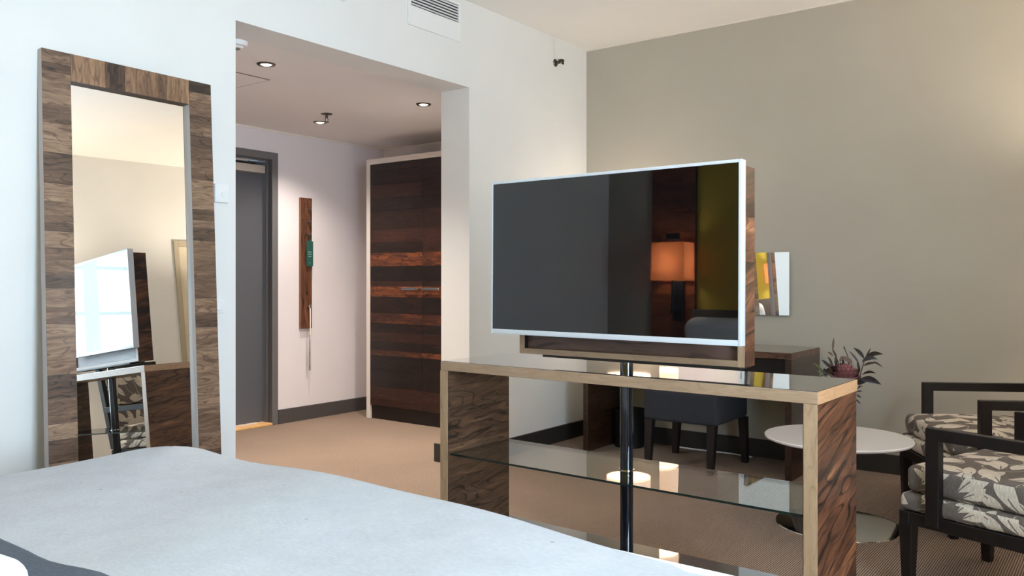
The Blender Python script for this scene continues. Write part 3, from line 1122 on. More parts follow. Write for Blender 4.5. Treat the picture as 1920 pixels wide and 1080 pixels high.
spk = thing('sprinkler_head', 'small bronze sprinkler head hanging from the hall ceiling', 'sprinkler', (3.945, 4.62, OZ))
lathe('escutcheon', [(0.0, -0.006), (0.034, -0.005), (0.044, 0.0)], M_DARKMETAL, spk, 24)
bm = bmesh.new()
bm_cyl(bm, (0, 0, -0.005), (0, 0, -0.030), 0.009, n=12)
for s_ in (-1, 1):
    bm_tube(bm, [(0.008 * s_, 0, -0.028), (0.014 * s_, 0, -0.042), (0.003 * s_, 0, -0.058)], 0.003, 6)
bm_cyl(bm, (0, 0, -0.056), (0, 0, -0.060), 0.017, n=16)
finish('nozzle', bm, M_DARKMETAL, spk)
sm = thing('smoke_detector', 'round white smoke detector on the hall ceiling at the left edge of the opening', 'smoke detector', (2.475, 3.575, OZ))
lathe('housing', [(0.0, -0.034), (0.030, -0.034), (0.036, -0.026), (0.052, -0.022), (0.056, -0.012), (0.056, 0.0)], M_WPLAST, sm, 32)
lathe('sensor_ring', [(0.0, -0.040), (0.016, -0.039), (0.020, -0.034)], mat('grey_sensor', (120, 118, 116), 0.5), sm, 24)
ht = thing('ceiling_hatch', 'flush square access hatch in the hall ceiling behind the first spotlight', 'hatch', (2.76, 4.40, OZ))
box('panel', (-0.30, -0.30, -0.004), (0.30, 0.30, 0.0), M_HCEIL, ht)
bm = bmesh.new()
for lo, hi in (((-0.306, -0.306, -0.003), (0.306, -0.3005, 0.0)), ((0.3005, -0.3005, -0.003), (0.306, 0.306, 0.0)), ((-0.306, -0.3005, -0.003), (-0.3005, 0.306, 0.0)), ((-0.3005, 0.3005, -0.003), (0.3005, 0.306, 0.0))):
    bm_box(bm, lo, hi)
finish('shadow_gap', bm, mat('hatch_gap', (96, 82, 72), 0.9), ht)


# air vents above the opening
def vent(x, z, lab):
    v = thing('air_vent', lab, 'air vent', (x, YW, z), 0, 'air vents above the opening')
    w, h_ = 0.451, 0.235
    bm = bmesh.new()
    lz = 0.113                                  # louvre field starts here
    for lo, hi in (((0, -0.012, 0), (w, 0, lz)), ((0, -0.012, lz), (0.020, 0, h_)), ((w - 0.020, -0.012, lz), (w, 0, h_)), ((0.020, -0.012, h_ - 0.016), (w - 0.020, 0, h_))):
        bm_box(bm, lo, hi, 0.0015, 1)
    finish('grille_frame', bm, M_WPLAST, v)
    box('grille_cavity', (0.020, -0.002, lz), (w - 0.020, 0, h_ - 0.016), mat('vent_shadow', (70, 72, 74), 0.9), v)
    for i in range(6):
        z0 = lz + 0.006 + i * 0.0172
        o = box('louvre', (0.020, -0.001, -0.001), (w - 0.020, 0.0010, 0.0115), M_WPLAST, v, loc=(0, -0.0105, z0), rot=(R(-32), 0, 0))
    box('damper_tab', (w * .42, -0.016, lz - 0.001), (w * .47, -0.010, lz + 0.003), M_BLACK, v)
    return v


vent(3.383, 2.592, 'white louvred air vent high on the white wall near the ceiling corner')
vent(2.466, 2.592, 'white air vent above the opening cut off by the top of the picture')
ws = thing('wall_sprinkler', 'small metal sidewall sprinkler high on the white wall near the grey wall', 'sprinkler', (4.876, YW, 2.685))
lathe('escutcheon', [(0.0, 0.010), (0.020, 0.009), (0.028, 0.0)], M_DARKMETAL, ws, 24, rot=(R(90), 0, 0))
bm = bmesh.new()
bm_cyl(bm, (0, -0.008, 0), (0, -0.040, 0), 0.011, n=12)
bm_cyl(bm, (0, -0.040, 0.004), (0, -0.060, 0.004), 0.005, n=10)
bm_box(bm, (-0.018, -0.066, 0.012), (0.018, -0.030, 0.015))
bm_box(bm, (-0.014, -0.064, -0.020), (0.014, -0.060, 0.014))
finish('nozzle', bm, M_DARKMETAL, ws)
tm = thing('thermostat', 'white square thermostat on the white wall right of the leaning mirror', 'thermostat', (2.186, YW, 1.498))
box('housing', (-0.036, -0.018, 0), (0.036, 0, 0.082), M_WPLAST, tm, 0.004, 2)
lathe('dial', [(0.0, 0.002), (0.012, 0.002), (0.013, 0.0)], M_WPLAST, tm, 24, rot=(R(90), 0, 0), loc=(0.008, -0.018, 0.036))
sw = thing('light_switch', 'small white light switch on the white wall below the thermostat', 'light switch', (2.165, YW, 1.004))
box('plate', (-0.032, -0.010, 0), (0.036, 0, 0.062), M_WPLAST, sw, 0.003, 2)
box('rocker', (-0.020, -0.014, 0.012), (0.022, -0.010, 0.050), M_WPLAST, sw, 0.002, 1)

# ------------------------------------------------------------------ media console with television
KC = 0.872
SX, SY, SL, SD, SZ, SA = 2.669 * KC, 0.7994 * KC, 1.6189 * KC, 0.4257 * KC, H - 0.3551 * KC, R(-1.143)
T = 0.041 * KC
TB = H - 1.114 * KC        # top of the raised bottom board
con = thing('media_console', 'long open console with walnut edges, glossy top and a glass shelf', 'console', (SX, SY, 0), SA)
tp = box('top_panel', (0, 0, SZ - T), (SD, SL, SZ - 0.0015), W_TANY, con, 0.0012, 1)
tp['tone'] = .56
tp['seed'] = 2.3
o = box('gloss_top', (0.003, 0.003, SZ - 0.0015), (SD - 0.003, SL - 0.003, SZ), M_GLOSSTOP, tp)
e = strip(tp, (0.0008, -0.0015, SZ - T), (SD - 0.0008, 0.0, SZ - 0.0008), W_TANX, .6, 'edge_band')
for nm, ya, yb in (('right', 0.004, 0.004 + T), ('left', SL - T - 0.0, SL)):
    sp = box('side_panel', (0.0022, ya, 0), (SD, yb, SZ - T), M_DARKWOOD, con)
    strip(sp, (0.0, ya - (0.0024 if nm == 'right' else 0), 0.0), (0.0022, yb + (0.0022 if nm == 'left' else 0), SZ - T - 0.0004), W_TANZ, .55, 'edge_band')
    zz = [0, 0.30, SZ - T] if nm == 'right' else [0, 0.26, 0.40, 0.53, 0.66, 0.75, SZ - T]
    tn = [.36, .42] if nm == 'right' else [.42, .36, .46, .36, .44, .42]
    for (za, zb_), t in zip(zip(zz, zz[1:]), tn):
        strip(sp, (0.0022, ya - 0.0022, za), (SD, ya, zb_ - 0.0003), W_SWIRL if nm == 'right' else W_SWIRLF, t)
        strip(sp, (0.0022, yb, za), (SD, yb + 0.0022, zb_ - 0.0003), W_SWIRLF, t * .9)
bp_ = box('base_panel', (0.002, 0.007 + T, TB - T), (SD, SL - T - 0.003, TB - 0.0015), W_TANY, con)
bp_['tone'] = .5
bp_['seed'] = 5.1
box('gloss_base', (0.005, 0.008 + T, TB - 0.0015), (SD - 0.003, SL - T - 0.004, TB), M_GLOSSTOP, bp_)
bm = bmesh.new()
gz = H - 0.753 * KC
bm_box(bm, (0.008, 0.010 + T, gz - 0.007), (SD - 0.004, SL - T - 0.007, gz))
bm.faces.ensure_lookup_table()
bmesh.ops.recalc_face_normals(bm, faces=bm.faces)
for f in bm.faces:
    f.material_index = 0 if abs(f.normal.z) > 0.5 else 1
gs_ = finish('glass_shelf', bm, [M_SHELFGLASS, M_GLASSEDGE], con, smooth=False)
for yy in (0.009 + T, SL - T - 0.006):
    for xx in (0.05, SD - 0.05):
        cyl('shelf_peg', (xx, yy - 0.003, gz - 0.012), (xx, yy + 0.006, gz - 0.012), 0.004, M_CHROME, gs_, n=10)
PA, PB, PR = SD / 2, 0.8147 * KC, 0.0259 * KC
pole = cyl('pole', (PA, PB, TB), (PA, PB, H - 0.3146 * KC - 0.009), PR, M_BLACKGLOSS, con, n=40)
lathe('shelf_collar', [(PR, gz), (PR + 0.006, gz), (PR + 0.006, gz + 0.0025), (PR, gz + 0.003)], M_CHROME, pole, 32, center=(PA, PB, 0))
lathe('base_collar', [(PR, TB), (0.042, TB), (0.042, TB + 0.006), (PR, TB + 0.008)], M_BLACK, pole, 32, center=(PA, PB, 0))

PX, PY = 2.898053 * KC, 1.609660 * KC
AL, WB, DB, ZB, ZT, OFF = R(0.5923), 0.9796 * KC, 0.101 * KC, H - 0.3146 * KC, H + 0.4052 * KC, -0.0076 * KC
hs_ = thing('television_housing', 'shallow rosewood box on the black pole carrying the television', 'tv mount', (PX, PY, 0), AL)
hwid = WB / 2
PT = 0.020


def edged(name, lo, hi, m, tone, parent):
    p = box(name, lo, hi, m, parent, 0.0008, 1)
    p['tone'] = tone
    p['seed'] = random.random() * 9
    return p


y0, y1 = OFF - hwid, OFF + hwid
rsd = edged('side_panel', (-DB / 2, y0, ZB), (DB / 2, y0 + PT, ZT), M_DARKWOOD, .3, hs_)
zz = [ZB, 1.05, 1.21, 1.35, ZT]
for (za, zb_), t in zip(zip(zz, zz[1:]), (.38, .46, .58, .26)):
    strip(rsd, (-DB / 2 + 0.0008, y0 - 0.0018, za), (DB / 2, y0, zb_ - 0.0003), W_SWIRL, t)
strip(rsd, (-DB / 2 - 0.0015, y0 - 0.0018, ZB), (-DB / 2, y0 + PT, ZT), W_TANZ, .55, 'edge_band')
lsd = edged('side_panel', (-DB / 2, y1 - PT, ZB), (DB / 2, y1, ZT), M_DARKWOOD, .3, hs_)
for (za, zb_), t in zip(zip(zz, zz[1:]), (.34, .3, .46, .22)):
    strip(lsd, (-DB / 2 + 0.0008, y1, za), (DB / 2, y1 + 0.0018, zb_ - 0.0003), W_SWIRL, t)
strip(lsd, (-DB / 2 - 0.0015, y1 - PT, ZB), (-DB / 2, y1 + 0.0018, ZT), W_TANZ, .45, 'edge_band')
edged('bottom_panel', (-DB / 2 - 0.001, y0 + PT, ZB), (DB / 2, y1 - PT, ZB + PT), W_TANY, .42, hs_)
edged('top_panel', (-DB / 2 - 0.001, y0 + PT, ZT - PT), (DB / 2, y1 - PT, ZT), W_TANY, .42, hs_)
edged('back_panel', (-DB / 2 + 0.022, y0 + PT, ZB + PT), (DB / 2, y1 - PT, ZT - PT), wood('housing_back', (40, 27, 24), (92, 68, 60), (128, 98, 84), 'Y', rough=0.45, contrast=0.8), .45, hs_)
box('steel_bracket', (-0.045, y0 + 0.01, ZB - 0.008), (0.045, y1 - 0.10, ZB), M_BLACK, hs_, 0.001, 1)

KT = 0.858
AT, TAU, WT_, HT, LO_, ZCT = R(-1.4076), R(0.5129), 1.129 * KT, 0.6539 * KT, 0.0514 * KT, H + 0.093 * KT
Fx = (2.898053 - 0.1004 * math.cos(AL)) * KT
Fy = (1.609660 - 0.1004 * math.sin(AL)) * KT
tv = thing('television', 'large flat screen television with a slim silver frame above the console', 'television', (Fx, Fy, ZCT))
tv.rotation_euler = (0, TAU, AT)
ya, yb = LO_ - WT_ / 2, LO_ + WT_ / 2
bl_, bb_ = 0.009, 0.018
bm = bmesh.new()
for lo, hi in (((0, ya, -HT / 2), (0.034, ya + bl_, HT / 2)), ((0, yb - bl_ * 0.7, -HT / 2), (0.034, yb, HT / 2)),
               ((0, ya + bl_, HT / 2 - 0.010), (0.034, yb - bl_ * 0.7, HT / 2)), ((0, ya + bl_, -HT / 2), (0.034, yb - bl_ * 0.7, -HT / 2 + bb_))):
    bm_box(bm, lo, hi, 0.0018, 2)
finish('bezel', bm, M_BEZEL, tv)
box('screen', (0.0015, ya + bl_, -HT / 2 + bb_), (0.010, yb - bl_ * 0.7, HT / 2 - 0.010), M_SCREEN, tv)
box('back_cover', (0.010, ya + bl_, -HT / 2 + bb_), (0.033, yb - bl_ * 0.7, HT / 2 - 0.010), M_BLACK, tv)
box('mounting_bracket', (0.033, -0.20, -0.12), (0.064, 0.20, 0.12), M_BLACK, tv)

# ------------------------------------------------------------------ desk group
DXF, DY0, DY1, DZT = 4.743, 1.5687, 2.965, 0.7322
desk = thing('writing_desk', 'dark walnut writing desk against the grey wall behind the console', 'desk', (DXF, DY0, 0))
dd = XE - DXF - 0.0165
dl = DY1 - DY0
TD = 0.037
o = box('desk_top', (0, 0, DZT - TD), (dd, dl, DZT - 0.001), W_DESK, desk, 0.001, 1)
o['tone'] = .62
o['seed'] = 1.7
box('gloss_top', (0.002, 0.002, DZT - 0.001), (dd - 0.002, dl - 0.002, DZT), mat('desk_gloss', (98, 90, 84), 0.15, coat=0.4), o)
for ya_ in (0.0, dl - TD):
    s = box('side_panel', (0, ya_, 0), (dd, ya_ + TD, DZT - TD), W_DESKX, desk, 0.001, 1)
    s['tone'] = .42
    s['seed'] = ya_ * 3 + 0.4
dw = box('drawer', (0.05, TD, DZT - TD - 0.10), (dd - 0.02, dl - TD, DZT - TD), M_BLACK, desk)
for i in range(2):
    a = TD + 0.01 + i * (dl - 2 * TD - 0.01) / 2
    box('drawer_front', (0.04, a, DZT - TD - 0.098), (0.05, a + (dl - 2 * TD - 0.03) / 2, DZT - TD - 0.004), M_DARKWOOD, dw)

ch = thing('desk_chair', 'charcoal upholstered chair with dark tapered legs pushed under the desk', 'chair', (4.86, 2.205, 0))


def leg(parent, x, y, z1, w0, w1, dx=0, dy=0, m=M_DARKWOOD, name='leg'):
    """Square tapered leg from (x, y, z1) down to the floor, foot shifted by dx, dy."""
    bm = bmesh.new()
    top_ = [bm.verts.new((x + sx * w0 / 2, y + sy * w0 / 2, z1)) for sx, sy in ((-1, -1), (1, -1), (1, 1), (-1, 1))]
    bot = [bm.verts.new((x + dx + sx * w1 / 2, y + dy + sy * w1 / 2, 0)) for sx, sy in ((-1, -1), (1, -1), (1, 1), (-1, 1))]
    bm.faces.new(top_)
    bm.faces.new(list(reversed(bot)))
    for i in range(4):
        bm.faces.new((top_[i], bot[i], bot[(i + 1) % 4], top_[(i + 1) % 4]))
    bmesh.ops.bevel(bm, geom=list(bm.edges), offset=0.002, segments=1, affect='EDGES')
    return finish(name, bm, m, parent)


soft('seat', (0.50, 0.48, 0.195), 0.022, M_CHAIRFAB, ch, loc=(0.0, 0, 0.285), crown=0.008)
soft('backrest', (0.085, 0.47, 0.36), 0.025, M_CHAIRFAB, ch, loc=(-0.205, 0, 0.475), rot=(0, R(-4), 0))
for (x, y, dx, dy) in ((-0.225, 0.205, -0.025, 0.0), (-0.225, -0.205, -0.025, 0.0), (0.205, 0.225, 0.0, 0.015), (0.205, -0.225, 0.0, -0.015)):
    leg(ch, x, y, 0.288, 0.052, 0.036, dx, dy, mat('chair_leg_wood', (44, 36, 34), 0.4) if False else M_DARKWOOD)

bn = thing('waste_bin', 'black round waste bin under the desk beside the wall', 'bin', (5.08, 2.80, 0))
lathe('body', [(0.0, 0.0), (0.096, 0.0), (0.100, 0.004), (0.109, 0.255), (0.106, 0.255), (0.097, 0.01), (0.0, 0.008)], M_BIN, bn, 40)
lathe('rim', [(0.106, 0.252), (0.111, 0.252), (0.112, 0.258), (0.106, 0.259)], M_BLACK, bn, 40, close=True)
cb = tube('power_cable', [(5.235, 2.53, 0.006), (5.22, 2.40, 0.006), (5.232, 2.27, 0.006), (5.24, 2.12, 0.006), (5.22, 1.98, 0.006)], 0.005, M_WPLAST, None, 8)
tag(cb, 'thin white cable on the carpet along the wall under the desk', 'cable')

LX, LY = 5.05, 2.79
tl = thing('table_lamp', 'lit drum shade table lamp on the desk behind the television', 'lamp', (LX, LY, DZT))
lathe('lamp_base', [(0.0, 0.0), (0.075, 0.0), (0.075, 0.012), (0.012, 0.018), (0.012, 0.52), (0.0, 0.52)], M_BLACK, tl, 32)
SR, SB, ST = 0.152, 1.195 - DZT, 1.42 - DZT
lathe('lamp_shade', [(SR, SB), (SR - 0.008, ST), (SR - 0.011, ST), (SR - 0.003, SB)], M_SHADE, tl, 48, close=True)
lathe('diffuser', [(0.0, SB + 0.004), (SR - 0.004, SB + 0.004)], M_SHADEIN, tl, 48)


def bulb(name, parent, z, power, rad=0.03, color=WARM):
    l = bpy.data.lights.new(name, 'POINT')
    l.energy = power
    l.color = color
    l.shadow_soft_size = rad
    o = bpy.data.objects.new(name, l)
    SC.collection.objects.link(o)
    o.parent = parent
    o.location = (0, 0, z)
    return o



bulb('bulb', tl, ST - 0.045, P_DESK, 0.03, (1.0, 0.86, 0.68))

wm = thing('wall_mirror', 'wide frameless mirror mounted on the grey wall above the desk', 'mirror', (XE, 2.211, 0.923))
box('backing', (-0.018, -0.440, 0.014), (0, 0.440, 0.392), M_MIRRORBACK, wm)
bm = bmesh.new()
bm_box(bm, (-0.024, -0.456, 0.0), (-0.018, 0.456, 0.406), 0.0012, 1)
finish('mirror_glass', bm, M_MIRROR, wm)

# ------------------------------------------------------------------ round table and flowers
rt = thing('side_table', 'round white side table on a polished steel disc base', 'table', (4.05, 1.122, 0))
lathe('table_top', [(0.0, 0.395), (0.318, 0.397), (0.329, 0.403), (0.331, 0.410), (0.328, 0.414), (0.0, 0.415)], M_LACQ, rt, 96)
lathe('stem', [(0.060, 0.008), (0.034, 0.02), (0.026, 0.05), (0.024, 0.36), (0.05, 0.385), (0.09, 0.396)], M_STEEL, rt, 40)
lathe('base_disc', [(0.0, 0.010), (0.05, 0.010), (0.262, 0.006), (0.278, 0.003), (0.280, 0.0), (0.0, 0.0)], M_STEEL, rt, 96)

vs_ = thing('flower_vase', 'small dark vase of protea and purple leaves on the round white table', 'flowers', (4.05, 1.122, 0.4155))
lathe('vase', [(0.0, 0.0), (0.030, 0.0), (0.036, 0.01), (0.042, 0.07), (0.034, 0.13), (0.024, 0.150), (0.027, 0.160), (0.023, 0.158), (0.020, 0.148), (0.0, 0.14)], M_VASE, vs_, 40)
VC = Vector((4.05, 1.122, 0.4155))
CR = Vector((math.sin(R(YAW)), -math.cos(R(YAW)), 0))       # rightwards in the picture
CF = Vector((math.cos(R(YAW)), math.sin(R(YAW)), 0))
DV = VC.dot(CF)


def fp(u, v, depth=0.0):
    p = pix(u, v, DV + depth)
    return p - VC


def leaf(b, t, w, m, bend=0.012, depth=(0, 0), parent=vs_, name='leaf', twist=0.0):
    p0, p1 = fp(*b, depth[0]), fp(*t, depth[1])
    d = p1 - p0
    L_ = d.length
    dn = d.normalized()
    side = dn.cross(CF * -1).normalized()
    side = (side * math.cos(twist) + CF * math.sin(twist)).normalized()
    up = side.cross(dn).normalized()
    bm = bmesh.new()
    rows = []
    n = 7
    for i in range(n + 1):
        f_ = i / n
        ww = w * (math.sin(math.pi * min(1, f_ ** 0.8)) ** 0.9 if 0 < f_ < 1 else 0.04) / 2
        c = p0 + d * f_ + Vector((0, 0, bend * math.sin(math.pi * f_))) + up * 0.0
        fold = 0.18 * ww
        rows.append([bm.verts.new(c - side * ww + up * fold), bm.verts.new(c), bm.verts.new(c + side * ww + up * fold)])
    for a_, b_ in zip(rows, rows[1:]):
        bm.faces.new((a_[0], a_[1], b_[1], b_[0]))
        bm.faces.new((a_[1], a_[2], b_[2], b_[1]))
    return finish(name, bm, m, parent, angle=60)


def stem(ps, r=0.0022, depth=0.0):
    return tube('stem', [fp(*p, depth) for p in ps], r, M_STEM, vs_, 6)


stem([(1583, 768), (1600, 735), (1613, 702), (1622, 672), (1628, 660)], 0.0024)
stem([(1582, 768), (1578, 720), (1572, 680), (1562, 655)], 0.0022, 0.02)
stem([(1584, 768), (1588, 710), (1591, 672), (1583, 652)], 0.0020, 0.05)
stem([(1582, 768), (1565, 725), (1545, 700), (1528, 682)], 0.0020, -0.01)
stem([(1584, 768), (1584, 730), (1584, 700)], 0.0035)
stem([(1586, 766), (1602, 740), (1612, 722)], 0.0022, -0.02)
for (b, t, w, bend, dp) in (
        ((1622, 670), (1655.5, 664), .022, .010, (0, .03)), ((1616, 678), (1646, 674), .022, .014, (0, -.03)), ((1618, 686), (1642, 681), .013, .006, (0, .05)),
        ((1636, 678), (1655, 689), .008, .004, (.02, .04)), ((1621, 673), (1600, 652), .017, .008, (0, .05)), ((1611, 682), (1591, 658), .012, .006, (0, .02)),
        ((1616, 702), (1642, 700), .014, .010, (0, .03)), ((1612, 711), (1652, 721), .032, .012, (0, -.02)), ((1606, 720), (1628, 714), .026, .006, (0, .03)),
        ((1612, 698), (1607, 676), .014, .0, (0, .03)), ((1604, 712), (1612, 688), .016, .0, (-.01, -.02)), ((1607, 728), (1618, 724), .007, .002, (0, .02)),
        ((1607, 734), (1617, 734), .006, .002, (0, -.02)), ((1606, 740), (1615, 746), .008, .0, (0, .02)), ((1604, 748), (1614, 758), .008, .0, (0, -.01)),
        ((1624, 668), (1633, 652), .008, .0, (0, .02)), ((1603, 716), (1615, 706), .020, .0, (0, .05))):
    leaf(b, t, w, M_LEAFD, bend, dp, twist=random.uniform(-.35, .35))
for (b, t, w, dp, m) in (
        ((1561, 657), (1563.5, 633), .011, (.02, .03), M_LEAFB), ((1569, 672), (1560, 655), .012, (.02, .02), M_LEAFB), ((1562, 668), (1551, 660), .010, (0, .03), M_LEAFB),
        ((1545, 700), (1525, 680), .012, (0, -.03), M_LEAFG), ((1548, 708), (1530, 694), .010, (0, .02), M_LEAFG), ((1552, 716), (1535, 705), .010, (0, -.02), M_LEAFG),
        ((1556, 690), (1540, 674), .014, (0, .04), M_LEAFD), ((1562, 690), (1552, 668), .016, (0, .03), M_LEAFD), ((1568, 692), (1566, 668), .018, (0, .05), M_LEAFD),
        ((1562, 708), (1543, 690), .014, (0, -.03), M_LEAFD), ((1568, 712), (1550, 700), .014, (-.02, -.05), M_LEAFB), ((1553, 705), (1536, 690), .008, (.03, .05), M_LEAFG),
        ((1545, 700), (1529, 688), .006, (.0, -.02), M_LEAFB), ((1572, 700), (1560, 684), .014, (-.02, -.05), M_LEAFD)):
    leaf(b, t, w, m, 0.004, dp, twist=random.uniform(-.5, .5))
rl = random.Random(3)
for i in range(46):           # small dense foliage around the flower head
    a = rl.uniform(math.pi * .95, math.pi * 2.02)
    ru, rv = rl.uniform(14, 46), rl.uniform(8, 27)
    bu, bv = 1576 + 10 * math.cos(a), 702 + 6 * math.sin(a)
    tu, tv_ = 1574 + ru * math.cos(a), 700 + rv * math.sin(a) + rl.uniform(-4, 6)
    leaf((bu, bv), (tu, tv_), rl.uniform(.010, .018), rl.choice([M_LEAFD, M_LEAFD, M_LEAFB, M_LEAFG]), rl.uniform(0, .008), (rl.uniform(.0, .04), rl.uniform(-.02, .09)), twist=rl.uniform(-.6, .6))
bd = finish('bud', bm_cyl(bmesh.new(), fp(1583.5, 654, .05), fp(1582, 649.5, .05), 0.0035, 0.002, 10), M_LEAFD, vs_)
# protea head: rows of pointed bracts around a dome
PC = fp(1584, 700, -0.01)
FS = 1.32
pr = lathe('flower_core', [(0.0, 0.032 * FS), (0.020 * FS, 0.028 * FS), (0.034 * FS, 0.012 * FS), (0.030 * FS, -0.012 * FS), (0.012, -0.03 * FS), (0.0, -0.032 * FS)], M_PROTEA, vs_, 24, center=PC)
bm = bmesh.new()
for ring_, (n, r0, z0, ln, tilt) in enumerate(((20, .040, -.010, .036, 1.15), (20, .038, -.002, .034, .9), (18, .033, .008, .030, .7), (16, .026, .016, .026, .45), (12, .016, .022, .022, .25), (8, .007, .026, .018, .1))):
    for i in range(n):
        a = 2 * math.pi * (i + .5 * (ring_ % 2)) / n
        er = Vector((math.cos(a), math.sin(a), 0))
        et = Vector((-math.sin(a), math.cos(a), 0))
        p = PC + er * r0 * FS * .8 + Vector((0, 0, (z0 - .008) * FS))
        dr_ = er * math.sin(tilt) + Vector((0, 0, math.cos(tilt)))
        wv = .0055 * FS
        q = [bm.verts.new(p + et * wv), bm.verts.new(p - et * wv), bm.verts.new(p - et * wv * 1.1 + dr_ * ln * FS * .6), bm.verts.new(p + dr_ * ln * FS), bm.verts.new(p + et * wv * 1.1 + dr_ * ln * FS * .6)]
        bm.faces.new(q)
pt = finish('petals', bm, M_PROTEA, vs_, smooth=False)
pt['kind'] = 'stuff'
for (b, t) in (((1574, 678), (1584, 668)), ((1590, 678), (1580, 669)), ((1597, 684), (1588, 670))):
    leaf(b, t, .02, M_LEAFB, 0.004, (.02, .03))


# ------------------------------------------------------------------ armchairs
def armchair(loc, rz, lab):
    """Local frame: faces +y, front of the seat cushion at y = 0."""
    c = thing('armchair', lab, 'armchair', loc, rz, 'leaf print armchairs')
    W = 0.62
    D = 0.62
    # seat frame rails
    for nm, lo, hi in (('front_rail', (-W / 2, -0.022, 0.250), (W / 2, 0.018, 0.298)), ('back_rail', (-W / 2, -D, 0.250), (W / 2, -D + 0.04, 0.298)),
                       ('side_rail', (-W / 2, -D + 0.04, 0.250), (-W / 2 + 0.034, -0.022, 0.298)), ('side_rail', (W / 2 - 0.034, -D + 0.04, 0.250), (W / 2, -0.022, 0.298))):
        box(nm, lo, hi, M_DARKWOOD, c, 0.003, 1)
    for sx in (-1, 1):
        leg(c, sx * (W / 2 - 0.024), -0.006, 0.252, 0.050, 0.034, 0, 0)
        leg(c, sx * (W / 2 - 0.024), -D + 0.022, 0.252, 0.050, 0.034, 0, -0.05)
    soft('base_cushion', (W + 0.004, D - 0.005, 0.066), 0.022, M_LEAFFAB, c, loc=(0, -D / 2 + 0.020, 0.2985), uv=1.0, crown=0.004)
    soft('seat_cushion', (W - 0.03, D - 0.05, 0.100), 0.028, M_LEAFFAB, c, loc=(0, -D / 2 + 0.028, 0.3655), uv=1.0, crown=0.020, noise=None)
    # arms: front post, horizontal arm rest, rear post
    for sx in (-1, 1):
        xa, xb = sorted((sx * (W / 2 - 0.006), sx * (W / 2 + 0.030)))
        bm = bmesh.new()
        prof = [(-0.100, 0.270), (-0.100, 0.622), (-D - 0.015, 0.622), (-D - 0.015, 0.580), (-0.148, 0.580), (-0.148, 0.270)]
        A_ = [bm.verts.new((xa, y, z)) for y, z in prof]
        B_ = [bm.verts.new((xb, y, z)) for y, z in prof]
        for L_ in ((A_[0], A_[1], A_[4], A_[5]), (A_[1], A_[2], A_[3], A_[4]), (B_[0], B_[1], B_[4], B_[5]), (B_[1], B_[2], B_[3], B_[4])):
            bm.faces.new(L_)
        for i in range(6):
            j = (i + 1) % 6
            bm.faces.new((A_[i], A_[j], B_[j], B_[i]))
        bmesh.ops.recalc_face_normals(bm, faces=bm.faces)
        bmesh.ops.bevel(bm, geom=[e_ for e_ in bm.edges if len(e_.link_faces) == 2 and e_.calc_face_angle(0) > 0.5], offset=0.002, segments=1, affect='EDGES')
        finish('arm', bm, M_DARKWOOD, c)
    # back frame with two upholstered panels
    tilt = R(9)
    def bpart(name, lo, hi, m, sf=None):
        if sf:
            s_ = [hi[i] - lo[i] for i in range(3)]
            bm_ = bmesh.new()
            bm_soft(bm_, s_, sf, 3, 4)
            bmesh.ops.translate(bm_, verts=bm_.verts, vec=((lo[0] + hi[0]) / 2, (lo[1] + hi[1]) / 2, lo[2]))
            box_uv(bm_, 1.0)
            return finish(name, bm_, m, c, angle=80, loc=(0, -D + 0.0, 0.25), rot=(tilt, 0, 0))
        return box(name, lo, hi, m, c, 0.003, 1, loc=(0, -D + 0.0, 0.25), rot=(tilt, 0, 0))
    for sx in (-1, 1):
        xa, xb = sorted((sx * (W / 2 - 0.046), sx * (W / 2 - 0.008)))
        bpart('back_post', (xa, -0.005, 0.055), (xb, 0.035, 0.70), M_DARKWOOD)
    bpart('back_rail', (-W / 2 + 0.046, -0.003, 0.665), (W / 2 - 0.046, 0.033, 0.70), M_DARKWOOD)
    bpart('back_rail', (-W / 2 + 0.046, -0.003, 0.345), (W / 2 - 0.046, 0.033, 0.375), M_DARKWOOD)
    bpart('back_panel', (-W / 2 + 0.047, -0.012, 0.376), (W / 2 - 0.047, 0.048, 0.664), M_LEAFFAB, 0.018)
    bpart('back_panel', (-W / 2 + 0.047, -0.012, 0.060), (W / 2 - 0.047, 0.048, 0.344), M_LEAFFAB, 0.018)
    return c


armchair((3.626, 0.585, 0), R(-19.4), 'nearer leaf print armchair with dark frame, cut off by the right edge')
armchair((4.381, 0.801, 0), R(30.8), 'farther leaf print armchair with dark frame, close to the grey wall')

# floor lamps just outside the picture, seen only by their light
for (fx, fy, pw, lab) in ((4.98, -0.30, P_FLOOR, 'tall floor lamp in the corner behind the farther armchair'),
                          (2.75, -0.62, P_FLOOR * 0.9, 'tall floor lamp between the window and the nearer armchair')):
    flp = thing('floor_lamp', lab, 'lamp', (fx, fy, 0))
    lathe('lamp_base', [(0.0, 0.0), (0.14, 0.0), (0.14, 0.015), (0.014, 0.025), (0.014, 1.46), (0.0, 1.46)], M_BLACK, flp, 32)
    lathe('lamp_shade', [(0.20, 1.36), (0.17, 1.64), (0.167, 1.64), (0.197, 1.36)], M_SHADE, flp, 40, close=True)
    bulb('bulb', flp, 1.575, pw, 0.05, (1.0, 0.86, 0.68))

